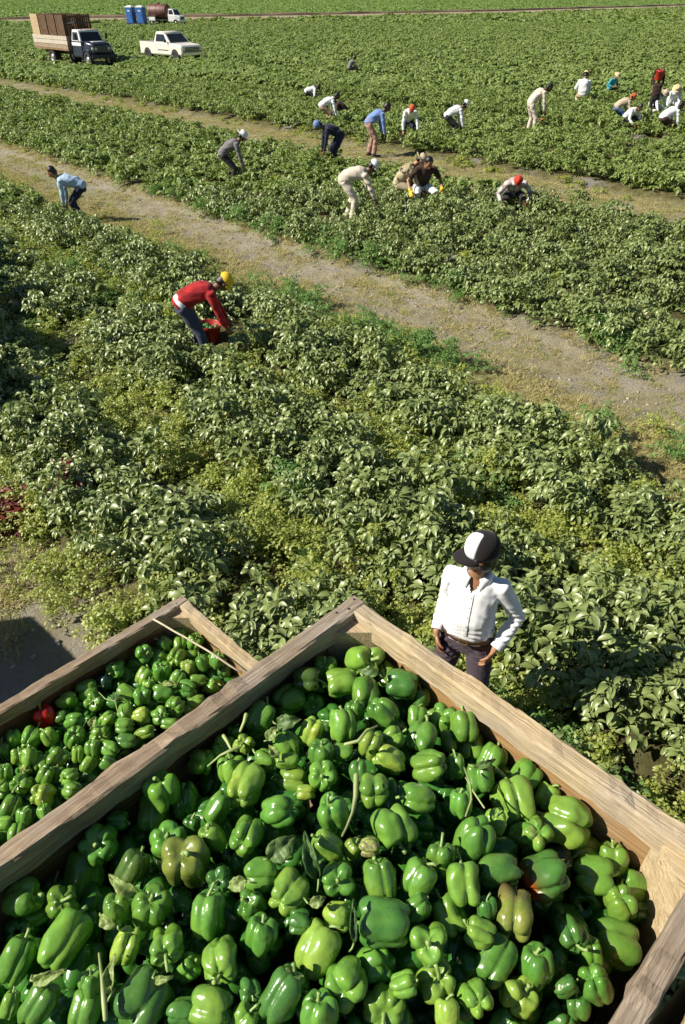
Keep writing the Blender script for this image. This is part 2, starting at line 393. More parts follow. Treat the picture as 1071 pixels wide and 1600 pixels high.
def scatter_group(colln):
    ng = bpy.data.node_groups.new('scatter', 'GeometryNodeTree')
    ng.interface.new_socket('Geometry', in_out='INPUT', socket_type='NodeSocketGeometry'); ng.interface.new_socket('Geometry', in_out='OUTPUT', socket_type='NodeSocketGeometry')
    N_ = ng.nodes.new; L_ = ng.links.new; gi = N_('NodeGroupInput'); go = N_('NodeGroupOutput')
    ci = N_('GeometryNodeCollectionInfo'); ci.inputs['Collection'].default_value = colln; ci.inputs['Separate Children'].default_value = True; ci.inputs['Reset Children'].default_value = True
    mp = N_('GeometryNodeMeshToPoints'); ip = N_('GeometryNodeInstanceOnPoints'); ip.inputs['Pick Instance'].default_value = True
    def na(name, ty):
        a = N_('GeometryNodeInputNamedAttribute'); a.data_type = ty; a.inputs[0].default_value = name; return a.outputs[0]
    L_(gi.outputs[0], mp.inputs[0]); L_(mp.outputs[0], ip.inputs['Points']); L_(ci.outputs[0], ip.inputs['Instance'])
    L_(na('idx', 'INT'), ip.inputs['Instance Index']); L_(na('rot', 'FLOAT_VECTOR'), ip.inputs['Rotation']); L_(na('scl', 'FLOAT_VECTOR'), ip.inputs['Scale'])
    L_(ip.outputs[0], go.inputs[0]); return ng
def scatter(name, key, P, S, label, cat, seed=1, Sz=None, kind='stuff'):
    g = np.random.default_rng(seed); n = len(P)
    me = bpy.data.meshes.new(name); me.vertices.add(n); me.vertices.foreach_set('co', np.asarray(P, np.float32).ravel())
    a = me.attributes.new('idx', 'INT', 'POINT'); a.data.foreach_set('value', g.integers(0, len(LIB[key].objects), n).astype(np.int32))
    rot = np.zeros((n, 3), np.float32); rot[:, 2] = g.uniform(0, 2*pi, n); rot[:, :2] = g.uniform(-.12, .12, (n, 2))
    a = me.attributes.new('rot', 'FLOAT_VECTOR', 'POINT'); a.data.foreach_set('vector', rot.ravel())
    s3 = np.repeat(np.asarray(S, np.float32)[:, None], 3, 1); 
    if Sz is not None: s3[:, 2] = Sz
    a = me.attributes.new('scl', 'FLOAT_VECTOR', 'POINT'); a.data.foreach_set('vector', s3.ravel())
    o = new_obj(name, me); m = o.modifiers.new('scatter', 'NODES'); m.node_group = scatter_group(LIB[key])
    tag(o, label, cat, kind=kind); return o

# ------------------------------------------------------------------ where plants stand
def inview(X, Y, mx=60):
    z = gh(X, Y)+.25; d = Y*_c+(CAM_H-z)*_s; px = 535.5+FPX*X/np.maximum(d, .1); py = 800+FPX*((CAM_H-z)*_c-Y*_s)/np.maximum(d, .1)
    return (d > .2) & (px > -mx) & (px < 1071+mx) & (py > -60) & (py < 1660), px, py, d
CLEAR = []            # (x, y, radius) kept free of plants
CLEAR.append((.82, 3.05, .34)); CLEAR.append((-1.85, 10.1, .72)); CLEAR.append((-1.72, 10.1, .30))
for px_, py_, r_ in ((127, 101, 3.3), (107, 98, 3.2), (155, 106, 2.6), (262, 93, 2.3), (282, 96, 2.3)):
    q_ = ung(px_, py_); CLEAR.append((q_.x, q_.y, r_))
for px_, py_, r_ in ((545, 318, .3), (658, 306, .35), (582, 232, .35), (835, 196, .45), (523, 240, .2)):
    q_ = ung(px_, py_); CLEAR.append((q_.x, q_.y, r_))
def clear_mask(X, Y):
    m = np.ones(len(X), bool)
    for cx, cy, r in CLEAR: m &= (X-cx)**2+(Y-cy)**2 > r*r
    return m
pts = []
for b in [x for x in BEDS if x < 34]:
    for off in ((-.46, -.16, .16, .46) if b < 8 else (-.36, .02, .38)):
        u = np.arange(-75, 60, .44)+rng.uniform(0, .4); u = u+rng.uniform(-.14, .14, len(u)); nn = b+off*(1.0 if b < 8 else .95)+rng.uniform(-.10, .10, len(u))
        X, Y = xy_of(u, nn); pts.append(np.stack([X, Y, nn], 1))
P = np.concatenate(pts); X, Y = P[:, 0], P[:, 1]
dens = wob(X, Y, .8, 2.2)+.5*wob(X, Y, 2.3, .2)
keep = (Y > .3) & (np.abs(X) < 6+Y*.85) & (rng.random(len(X)) > np.where(dens < -.5, .62, .06)) & clear_mask(X, Y)
# gaps at the bed edge next to the second track, where the grey mulch shows
P = P[keep]; X, Y = P[:, 0], P[:, 1]; Zp = gh(X, Y); D = np.hypot(X, Y)
iv, px, py, dd = inview(X, Y)
hidden = (py > 1300) | ((px > 520) & (py > 935+.70*(px-545)+40)) | ((px <= 560) & (px > 180) & (py > 1010))
order = np.argsort(np.where(iv & ~hidden, dd, 1e6)); near_idx = order[:300]; isn = np.zeros(len(X), bool); isn[near_idx] = True; isn &= iv & ~hidden
SC = rng.uniform(.82, 1.22, len(X)); SC = np.where(Y < 8, SC*1.02, SC)
def zone_label(n, x, y):
    if n < 3.1: z = 'in the crop row nearest the bins'
    elif n < 5.2: z = 'in the second crop row out from the bins'
    elif n < 8: z = 'in the crop row along the near side of the dirt track'
    else: z = 'in the crop beyond the grey dirt track'
    return 'bushy green pepper plant '+z
PLM = [('the man in white', 740, 930), ('the red plaid picker', 290, 480), ('the red bucket', 326, 525), ('the stooping picker in light blue', 110, 290), ('the far corner of the big bin', 550, 930), ('the tip of the left bin', 292, 938), ('the dark red weeds', 20, 770), ('the two pickers crouching together', 645, 285), ('the picker in a checked shirt', 801, 290), ('the bent picker in cream', 550, 295), ('the picker in grey', 350, 250)]
PDIR = ['to the right of', 'up and right of', 'straight up from', 'up and left of', 'to the left of', 'down and left of', 'straight down from', 'down and right of']; PDS = [(45, 'right beside'), (85, 'close'), (130, 'a little way'), (190, 'some way'), (270, 'well')]
PUSED = set()
def plant_label(x, y, dflt):
    for nm, lx, ly in sorted(PLM, key=lambda l: (l[1]-x)**2+(l[2]-y)**2)[:3]:
        d = math.hypot(x-lx, ly-y)
        if d > 270: continue
        w = next(w for m_, w in PDS if d <= m_); dr = PDIR[int(round(math.degrees(math.atan2(ly-y, x-lx)) % 360/45)) % 8]
        lb = 'pepper plant %s, %s %s' % (w if w != 'right beside' else 'touching distance', dr, nm)
        if lb not in PUSED: PUSED.add(lb); return lb
    return dflt
for k, i in enumerate(np.where(isn)[0]):
    o = bpy.data.objects.new('pepper_plant', NEARV[k % 10]); COL.objects.link(o); o.location = (X[i], Y[i], Zp[i]-.02)
    o.rotation_euler = (rng.uniform(-.1, .1), rng.uniform(-.1, .1), rng.uniform(0, 6.28)); s = SC[i]; o.scale = (s*1.04, s*1.04, s*rng.uniform(.85, 1.15))
    tag(o, plant_label(px[i], py[i], zone_label(P[i, 2], X[i], Y[i])), 'pepper plant', 'pepper plants in the crop rows')
q = ~isn & (D < 19); scatter('pepper_crop', 'near', np.stack([X[q], Y[q], Zp[q]-.02], 1), SC[q], 'dense pepper crop rows carrying on around the nearest plants', 'crop', 2)
q = ~isn & (D >= 19) & (D < 52); scatter('pepper_crop', 'mid', np.stack([X[q], Y[q], Zp[q]-.02], 1), SC[q]*1.02, 'bands of pepper crop around the stooping pickers', 'crop', 3)
q = (D >= 52); Xa, Ya, Za = X[q], Y[q], Zp[q]
fx = []; fy = []
for b in [x for x in BEDS if x > 28]:
    u = np.arange(-260, 160, .95)+rng.uniform(0, .9)
    for off in (-.42, .42):
        uu = u+rng.uniform(-.3, .3, len(u)); X2, Y2 = xy_of(uu, b+off+rng.uniform(-.15, .15, len(u))); m = (Y2 > 12) & (np.hypot(X2, Y2) < 150) & (np.abs(X2) < 8+Y2*.8) & (Y2 < ditch_y(X2)-2) & (Y2 > 20)
        fx.append(X2[m]); fy.append(Y2[m])
fx = np.concatenate(fx); fy = np.concatenate(fy)
dn_ = wob(fx, fy, .35, 1.1)+.6*wob(fx, fy, 1.1, .2); m = (rng.random(len(fx)) > np.where(dn_ < -.75, .6, .04)) & clear_mask(fx, fy); fx = fx[m]; fy = fy[m]
dd2 = np.hypot(fx, fy); m = dd2 < 44
scatter('pepper_crop', 'mid', np.stack([fx[m], fy[m], gh(fx[m], fy[m])-.02], 1), rng.uniform(1.0, 1.35, m.sum()), 'pepper crop on the right beyond the upper grassy track', 'crop', 4)
m = ~m; X3 = np.concatenate([fx[m], Xa]); Y3 = np.concatenate([fy[m], Ya])
scatter('pepper_crop', 'far', np.stack([X3, Y3, gh(X3, Y3)-.02], 1), rng.uniform(.8, 1.15, len(X3)), 'pepper crop around and behind the parked trucks', 'crop', 5)
uu = rng.uniform(0, 1, 26000); Y4 = 100+(uu**.7)*330; X4 = rng.uniform(-1, 1, len(Y4))*(15+Y4*.75)
m = (np.hypot(X4, Y4) > 146) & (Y4 < ditch_y(X4)-6); X4, Y4 = X4[m], Y4[m]
scatter('pepper_crop', 'vfar', np.stack([X4, Y4, gh(X4, Y4)-.02], 1), rng.uniform(.8, 1.2, len(X4)), 'far pepper crop reaching to the dirt farm road', 'crop', 6)

M_FARF = leaf_mat('far_field_leaf', (.085, .135, .03), (.17, .25, .06), (.30, .36, .14), .6, .25)
lib('farfield', [plant_mesh('v', 440+i, 2, rx=1.9, ht=.38, nl=90, L=(.4, .7), wr=.75) for i in range(4)], M_FARF)
uu = rng.uniform(0, 1, 34000); X5 = rng.uniform(-1, 1, len(uu))*420; Y5 = ditch_y(X5)+32+uu**1.3*380; m = (np.abs(X5) < 20+Y5*.75); X5, Y5 = X5[m], Y5[m]
scatter('far_field_crop', 'farfield', np.stack([X5, Y5, gh(X5, Y5)-.02], 1), rng.uniform(.7, 1.25, len(X5)), 'smooth light green crop of the next field beyond the road', 'crop', 7)
# weeds, dry grass
def furrow_pts(ncs, wid, u0, u1, dens, thr, seed, fr=.9):
    g = np.random.default_rng(seed); xs_, ys_ = [], []
    for nc in ncs:
        k = int((u1-u0)*wid*dens); u = g.uniform(u0, u1, k); n = nc+g.normal(0, wid*.32, k); x, y = xy_of(u, n); w = wob(x, y, fr, nc)
        m = (w+g.uniform(-.35, .35, k) > thr) & (y > .5) & (np.abs(x) < 4+y*.75) & clear_mask(x, y); xs_.append(x[m]); ys_.append(y[m])
    return np.concatenate(xs_), np.concatenate(ys_)
def sc_(name, key, xy, s0, s1, lab, cat, seed):
    x, y = xy; g = np.random.default_rng(seed); scatter(name, key, np.stack([x, y, gh(x, y)-.01], 1), g.uniform(s0, s1, len(x)), lab, cat, seed)
cat2 = lambda *a: tuple(np.concatenate(c) for c in zip(*a))
sc_('weeds', 'weed', cat2(furrow_pts([3.05, 4.93], .95, -22, 3, 26, -.9, 11), furrow_pts([1.25], .6, -14, 2, 26, -.7, 12), furrow_pts([2.1, 4.0, 5.85], .9, -16, 3, 5, -.05, 13), furrow_pts([6.6], .6, -25, 3, 18, -.35, 14), furrow_pts([7.5], .7, -25, 4, 4, .15, 16)), .7, 1.5, 'yellow green weeds filling the furrows between the pepper rows', 'weeds', 15)
sc_('weeds', 'weedg', cat2(furrow_pts([3.05, 4.93], .9, -16, 3, 6, .05, 21, .7), furrow_pts([7.25], .45, -9.5, -5.2, 24, -.7, 23), furrow_pts([7.3], .5, -14, 4, 6, .1, 24), furrow_pts([9.5], .45, -20, 5, 12, -.3, 25), furrow_pts([7.2], .6, -3.6, 1, 12, -.2, 26)), .7, 1.45, 'feathery mid green weeds along the edges of the dirt track', 'weeds', 27)
sc_('weeds', 'weedfar', cat2(furrow_pts([11.0, 12.7, 14.3, 15.9, 19.3, 21.0, 22.8, 24.6, 26.3, 28.0], .7, -60, 25, 3.6, -.2, 31, .5), furrow_pts([16.2, 18.9, 27.2], .6, -60, 25, 3, .1, 32, .5)), .4, .9, 'yellow green weeds between the crop rows beyond the dirt track', 'weeds', 33)
sc_('dry_grass', 'dry', cat2(furrow_pts([7.35], 1.4, -30, 5, 130, -.6, 41), furrow_pts([8.9], 1.0, -30, 5, 40, -.1, 42), furrow_pts([9.45], .35, -30, 5, 70, -.5, 47), furrow_pts([16.3, 18.7], .9, -45, 12, 45, -.6, 43), furrow_pts([17.5], 2.0, -45, 12, 32, -.5, 44), furrow_pts([.6], 1.6, -12, 2, 50, -.2, 45)), .4, 1.1, 'short straw coloured grass on the dirt tracks', 'grass', 46)
sc_('dry_grass', 'green_blade', cat2(furrow_pts([7.25], 1.3, -30, 5, 40, -.2, 51), furrow_pts([8.6], 1.5, -30, 5, 22, 0, 52), furrow_pts([16.8, 18.2], 1.2, -45, 12, 24, -.3, 53), furrow_pts([.6], 1.6, -12, 2, 40, 0, 55)), .4, 1.0, 'short olive green grass tufts on the dirt tracks', 'grass', 56)
CL_ = []
for i in range(4):
    g_ = np.random.default_rng(700+i); m_ = MB(); m_.ell((0, 0, .25), (1, .85, .6), None, 8, 6); m_.V = [v*(1+.35*noise.noise(v*1.5+Vector((i*5, 0, 0)))) for v in m_.V]; me_ = mesh('c', m_.V, m_.F); CL_.append(me_)
t = NT('clod'); lib('clod', CL_, t.done(t.bsdf(t.ramp(t.n('ShaderNodeObjectInfo').outputs['Random'], [(0, (.16, .13, .10)), (.6, (.28, .25, .20)), (1, (.38, .34, .28))]), .95, None, Specular_IOR_Level=.15)))
xc, yc = cat2(furrow_pts([8.25, 9.15], .8, -26, 5, 75, -.8, 61), furrow_pts([8.7], 1.6, -26, 5, 30, -.6, 62), furrow_pts([.5], 2.2, -12, 2, 60, -.6, 63), furrow_pts([17.5], 2.4, -40, 10, 8, -.5, 64))
gc = np.random.default_rng(65); scatter('soil_clods', 'clod', np.stack([xc, yc, gh(xc, yc)-.003], 1), np.clip(gc.lognormal(-4.5, .5, len(xc)), .005, .035), 'small clods and crumbs of dry soil on the dirt tracks', 'soil clods', 66)
rx_, ry_ = [], []
for cx, cy, r, k in ((5, 800, .20, 10), (100, 748, .20, 7), (15, 765, .14, 4)):
    c0 = ung(cx, cy, .25)
    for _ in range(k): rx_.append(c0.x+random.gauss(0, r)); ry_.append(c0.y+random.gauss(0, r*.7))
sc_('red_weeds', 'redw', (np.array(rx_), np.array(ry_)), 1.1, 1.7, 'dark red leaved weeds in the crop at the left edge', 'weeds', 47)
# ------------------------------------------------------------------ wood bins on the farm trailer
def wood(name, dark, mid_, light, weather=.5, rough=.8):
    t = NT(name); co = t.coord(); g1 = t.noise(9, 6, t.mapping(co, (.35, 5, 5)), .65, 1.2); g2 = t.noise(60, 4, t.mapping(co, (.12, 4, 4)), .6)
    pat = t.noise(2.6, 4, co, .6); oi = t.n('ShaderNodeObjectInfo').outputs['Random']
    c = t.ramp(t.math('ADD', t.math('MULTIPLY', g1, .7), t.math('MULTIPLY', g2, .3)), [(.30, dark), (.5, mid_), (.68, light)])
    gray = t.ramp(g2, [(.3, (.20, .17, .135)), (.7, (.50, .44, .37))])
    c = t.mix(t.math('MULTIPLY', t.step(pat, .42, .66), weather), c, gray)
    st = t.noise(5, 5, t.mapping(co, (.6, 3, 3)), .7); c = t.mix(t.math('MULTIPLY', t.step(st, .58, .72), .55), c, t.mix(.7, c, dark))
    kn = t.n('ShaderNodeTexVoronoi'); kn.inputs['Scale'].default_value = 3.1; t.nt.links.new(t.mapping(co, (1, 3.2, 3.2)), kn.inputs['Vector'])
    c = t.mix(t.math('MULTIPLY', t.math('LESS_THAN', kn.outputs['Distance'], .07), .7), c, tuple(x*.35 for x in dark))
    c = t.mix(t.math('MULTIPLY', oi, .25), c, t.mix(.5, c, dark))
    return t.done(t.bsdf(c, rough, t.bump(t.math('ADD', g1, t.math('MULTIPLY', g2, .6)), .8, .006), Specular_IOR_Level=.25))
M_WOOD = wood('wood_rail', (.12, .08, .05), (.28, .205, .135), (.46, .365, .26), .75)
M_WOODL = wood('wood_fresh', (.24, .165, .085), (.47, .36, .21), (.64, .52, .34), .8)
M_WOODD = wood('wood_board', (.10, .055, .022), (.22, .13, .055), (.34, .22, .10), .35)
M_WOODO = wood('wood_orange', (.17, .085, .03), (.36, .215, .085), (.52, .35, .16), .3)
E1 = Vector((.7071, -.7071, 0)); E2 = Vector((-.7071, -.7071, 0))       # along the rear edge (towards right/near), along the left edge (towards left/near)
def bw(e1, e2, z): return E1*e1+E2*e2+Vector((0, 0, z))
def bc(p): return (p.dot(E1), p.dot(E2))
def board(name, L_, W_, T_, mat, parent, seed=0, rough=.004, seg=26, nick=0.0):
    """a sawn board: length along x, width along z, thickness along y, with worn uneven arrises"""
    g = random.Random(seed); me = MB(); rings = []
    off = g.random()*50
    for i in range(seg+1):
        x = -L_/2+L_*i/seg; r = []
        w = W_/2; t_ = T_/2; b = min(.006, T_*.2)
        prof = [(-t_+b, -w), (t_-b, -w), (t_, -w+b), (t_, w-b), (t_-b, w), (-t_+b, w), (-t_, w-b), (-t_, -w+b)]
        for k, (y, z) in enumerate(prof):
            q = noise.noise(Vector((x*9+off, k*3.1, 0))); q2 = noise.noise(Vector((x*28+off, k*5.7, 4)))
            nk = max(0, q2-.30)*nick; dd = rough*q+rough*.5*q2
            r.append(Vector((x, y+math.copysign(dd-nk*.5, y) if abs(y) > 0 else y, z+math.copysign(dd-nk, z))))
        rings.append(r)
    me.loft(rings); return me.build(name, mat, parent)
def orient(o, c, xdir, zdir=Vector((0, 0, 1))):
    x = xdir.normalized(); z = zdir.normalized(); y = z.cross(x).normalized(); z = x.cross(y)
    o.matrix_local = Matrix.Translation(c) @ Matrix((x, y, z)).transposed().to_4x4(); return o
def make_bin(name, w, l, h, seed, label, rail_mats, group='wooden pepper bins on the trailer', stub=True):
    """origin at the bottom centre; local x = E1 direction (width w), local y = -E2 ... length l; returns root"""
    r = empty(name); tag(r, label, 'wooden bin', group); X_ = Vector((1, 0, 0)); Y_ = Vector((0, 1, 0)); g = random.Random(seed)
    rw = .046; rh = .066
    # rails on top: two long ones along y, two short between them
    for sx, m in ((-1, rail_mats[0]), (1, rail_mats[1])):
        orient(board('top_rail', l, rh, rw, m, r, seed+sx*3, .009, 44, .05), Vector((sx*(w/2-rw/2), 0, h-rh/2)), Y_)
    for sy, m in ((1, rail_mats[2]), (-1, rail_mats[3])):
        orient(board('top_rail', w-2*rw-.002, rh, rw, m, r, seed+sy*7, .009, 34, .05), Vector((0, sy*(l/2-rw/2), h-rh/2-.002)), X_)
    m = MB()
    for sx in (-1, 1):
        for sy in (-1, 1):
            for dx, dy in ((.014, .012), (.030, .05), (.016, .085)): m.lathe([(.001, .0025), (.0035, .002), (.0042, -.004)], (sx*(w/2-dx), sy*(l/2-dy), h+.001), 8)
    m.build('nails', paint((.12, .10, .09), .5, .7, .2, 'rusty_nail'), r)
    nb = 4; hb = (h-rh-.10)/nb; bt = .022
    for k in range(nb):
        z = .10+hb*(k+.5)
        for sx in (-1, 1): orient(board('side_board', l-.02, hb-.008, bt, M_WOODD if sx < 0 else M_WOODO, r, seed+k*11+sx, .002, 14), Vector((sx*(w/2-.018), 0, z)), Y_)  # shade put into colour: darker boards where the inner face turns from the sun
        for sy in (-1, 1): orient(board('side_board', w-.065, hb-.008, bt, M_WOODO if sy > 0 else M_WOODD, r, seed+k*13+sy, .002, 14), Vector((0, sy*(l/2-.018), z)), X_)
    for sx in (-1, 1):
        for sy in (-1, 1):               # triangular corner posts inside
            x0 = sx*(w/2-.018-bt/2-.003); y0 = sy*(l/2-.018-bt/2-.003); m = MB(); a = .105
            zt = h-.028
            P_ = [(x0, y0), (x0-sx*a, y0), (x0, y0-sy*a)]
            m.loft([[Vector((p[0], p[1], .09)) for p in P_], [Vector((p[0], p[1], zt)) for p in P_]]); m.build('corner_post', M_WOODL, r)
    for sy in (-.38, 0, .38): orient(board('skid', w-.02, .09, .09, M_WOOD, r, seed+50, .003, 10), Vector((0, sy*l, .045)), X_)
    for k in range(6): orient(board('floor_board', l-.06, .018, (w-.1)/6-.006, M_WOODD, r, seed+60+k, .001, 6), Vector((-w/2+.05+(w-.1)/6*(k+.5), 0, .099)), Y_)
    return r
def place_bin(r, e1, e2, z): r.location = bw(e1, e2, z); r.rotation_euler = (0, 0, math.atan2(E1.y, E1.x)); return r
ZB = 3.0; ZL = 2.1; BW = 1.08; BL = 1.42; E2F = -1.035
# local y axis = +90deg from E1 = (.7071,.7071) = -E2
big = make_bin('pepper_bin', BW, BL, .88, 3, 'large wooden bin of peppers filling the foreground, on top of a second bin', (M_WOOD, M_WOOD, M_WOODL, M_WOOD))
place_bin(big, -.45, E2F+BL/2, ZB-.88)
leftb = make_bin('pepper_bin', BW, BL, .88, 23, 'lower wooden bin of small peppers at the left, crossed by a thin stick', (M_WOOD, M_WOOD, M_WOODL, M_WOOD))
place_bin(leftb, -1.665, E2F-.085+BL/2, ZL-.88)
under = make_bin('pepper_bin', BW, BL, .88, 43, 'wooden bin hidden underneath the large foreground bin', (M_WOOD, M_WOOD, M_WOODL, M_WOOD))
place_bin(under, -.45, E2F+BL/2, ZB-.883-.88)
for z, s_, lb in ((ZB-.88, 63, 'wooden bin whose rim shows in the bottom right corner'), (ZB-.883-.88, 83, 'lowest wooden bin at the right, under the bottom right corner bin')):
    b_ = make_bin('pepper_bin', BW, BL, .88, s_, lb, (M_WOODL, M_WOOD, M_WOODL, M_WOOD)); place_bin(b_, .135+BW/2, E2F+BL/2+.02, z)
# trailer the bins stand on
M_STEEL = paint((.10, .045, .03), .6, .2, .35, 'rusty_red_frame', .2); M_TYRE = paint((.03, .03, .03), .85, 0, .3, 'tyre_rubber', .3)
tr = empty('farm_trailer', bw(.6, -.3, float(gh(.6, -.3)))); tr.rotation_euler = (0, 0, math.atan2(E1.y, E1.x)); tag(tr, 'flatbed farm trailer carrying the stacked wooden bins', 'trailer')
tz = ZL-.88-float(gh(.6, -.3)); L0, L1 = -2.72, 2.6
for k in range(8):
    orient(board('deck_board', L1-L0, .05, .19, M_WOODD, tr, 300+k, .002, 20), Vector(((L0+L1)/2, .70-.20*k, tz-.03)), Vector((1, 0, 0)))
for sy in (.55, -.55):
    m = MB(); m.box(((L0+L1)/2, sy-.02, tz-.14), (L1-L0-.1, .08, .16)); m.build('frame_beam', M_STEEL, tr)
for sx in (-1.9, 1.7):
    m = MB(); m.tube([(sx, -.85, .38), (sx, .75, .38)], .04, 10); ax = m.build('axle', M_STEEL, tr); m = MB(); m.box((sx, -.02, .61), (.14, 1.0, tz-.22-.40)); m.build('bolster', M_STEEL, tr)
    for sy in (-.78, .68):
        rot = Matrix.Rotation(pi/2, 3, 'X'); m = MB(); m.lathe([(.20, -.09), (.34, -.10), (.37, -.06), (.37, .06), (.34, .10), (.20, .09), (.20, -.09)], (sx, sy, .37), 32, rot); wv = m.build('wheel', M_TYRE, tr, True)
        m = MB(); m.lathe([(.001, -.05), (.06, -.06), (.10, -.03), (.19, -.02), (.20, -.085), (.21, -.085), (.21, .085), (.19, .02), (.001, .03)], (sx, sy, .37), 24, rot); m.build('rim', M_STEEL, wv, True)

# ------------------------------------------------------------------ peppers
def pepper_mesh(name, seed, nl=4, el=1.0, taper=.12, crease=.16, bot=.15, top=.16, lump=.06, S_=56, Rn=30):
    g = random.Random(seed); amp = [g.uniform(.75, 1.2) for _ in range(nl)]; wd = [g.uniform(.8, 1.25) for _ in range(nl)]
    tot = sum(wd); bounds = [0]; 
    for w in wd: bounds.append(bounds[-1]+w/tot*2*pi)
    bb = [g.uniform(.6, 1.5) for _ in range(nl)]; off = Vector((g.random()*9, g.random()*9, g.random()*9)); bend = g.uniform(-.10, .10); V = []; F = []
    def lobe(th):
        for k in range(nl):
            if bounds[k] <= th < bounds[k+1]+1e-9:
                s_ = (th-bounds[k])/(bounds[k+1]-bounds[k]); return abs(sin(pi*s_)), k, s_
        return 0, nl-1, 1
    for i in range(Rn+1):
        ps = pi*i/Rn; tt = i/Rn
        for j in range(S_):
            th = 2*pi*j/S_; sl, k, s_ = lobe(th); f = sl**.55
            a = .5*(amp[k]+(amp[(k-1) % nl]*max(0, .5-s_)+amp[(k+1) % nl]*max(0, s_-.5)+amp[k]*(1-abs(s_-.5))))/1.0
            rr = (sin(ps)**.62) if 0 < i < Rn else 0
            cr = crease*1.35*(1.0+1.3*abs(cos(ps))**2); R_ = rr*(1-cr*(1-f))*(1+.10*(a-1)*2)*(1-taper*(tt**1.3)*1.4)
            z = cos(ps); z = math.copysign(abs(z)**.72, z)*el
            if z > 0: z -= top*2.2*math.exp(-(rr/.42)**2)*el**.3+top*.9*(1-f)*(rr**.7)*max(0, cos(ps))
            else: z += bot*(2.0*math.exp(-(rr/.38)**2)+2.3*(1-f)*(rr**.45)*max(0, -cos(ps)))*(1.0) - .10*(bb[k]-1)*f*rr*max(0, -cos(ps))*2
            p = Vector((R_*cos(th)+bend*z*z, R_*sin(th), z))
            p += p.normalized()*lump*noise.noise(p*1.3+off)*2.0+p.normalized()*lump*.5*noise.noise(p*3.1+off)+Vector((1, 0, 0))*lump*noise.noise(p*.8+off*2)
            V.append(p*.5)
    for i in range(Rn):
        for j in range(S_): F.append((i*S_+j, (i+1)*S_+j, (i+1)*S_+(j+1) % S_, i*S_+(j+1) % S_))
    me = mesh(name, V, F); bm = bmesh.new(); bm.from_mesh(me); bmesh.ops.remove_doubles(bm, verts=bm.verts, dist=1e-5); bmesh.ops.recalc_face_normals(bm, faces=bm.faces)
    bmesh.ops.smooth_vert(bm, verts=bm.verts, factor=.35, use_axis_x=True, use_axis_y=True, use_axis_z=True); bm.to_mesh(me); bm.free()
    me.polygons.foreach_set('use_smooth', [True]*len(me.polygons)); return me
def stem_mesh(name, seed, el, top):
    g = random.Random(seed); z0 = el*.5-top*.95-.02; m = MB(); b1, b2 = g.uniform(-.12, .12), g.uniform(-.2, .2); h = g.uniform(.20, .36)
    m.tube([(0, 0, z0-.02), (.01, 0, z0+.04), (b1*.3, b2*.3, z0+h*.45), (b1*.8, b2*.8, z0+h*.8), (b1*1.4, b2*1.4, z0+h)], [.085, .055, .040, .045, .056], 9)
    rr = []
    for rad, z in ((.005, .035), (.10, .02), (.15, -.005), (.155, -.02), (.10, -.03)):
        rr.append([Vector((rad*(1+.22*cos(5*2*pi*j/20))*cos(2*pi*j/20), rad*(1+.22*cos(5*2*pi*j/20))*sin(2*pi*j/20), z0+z)) for j in range(20)])
    m.loft(rr); o = m.build(name, None, None, True, link=False); me = o.data; bpy.data.objects.remove(o); return me
VAR = [dict(nl=4, el=1.0), dict(nl=4, el=1.12, taper=.16), dict(nl=3, el=.98, crease=.2), dict(nl=3, el=1.22, taper=.22), dict(nl=4, el=.90, crease=.2, lump=.09), dict(nl=5, el=.95, crease=.17),
       dict(nl=3, el=1.12, crease=.16, taper=.2), dict(nl=4, el=1.3, taper=.14, crease=.13), dict(nl=4, el=1.04, crease=.24, bot=.14, lump=.10), dict(nl=8, el=.82, crease=.13, bot=.14), dict(nl=3, el=.92, crease=.24, lump=.12), dict(nl=4, el=1.06, crease=.15, lump=.08)]
PM = [pepper_mesh('bell_pepper', 40+i, **v) for i, v in enumerate(VAR)]; SM = [stem_mesh('stem', 70+i, v['el'], v.get('top', .16)) for i, v in enumerate(VAR)]
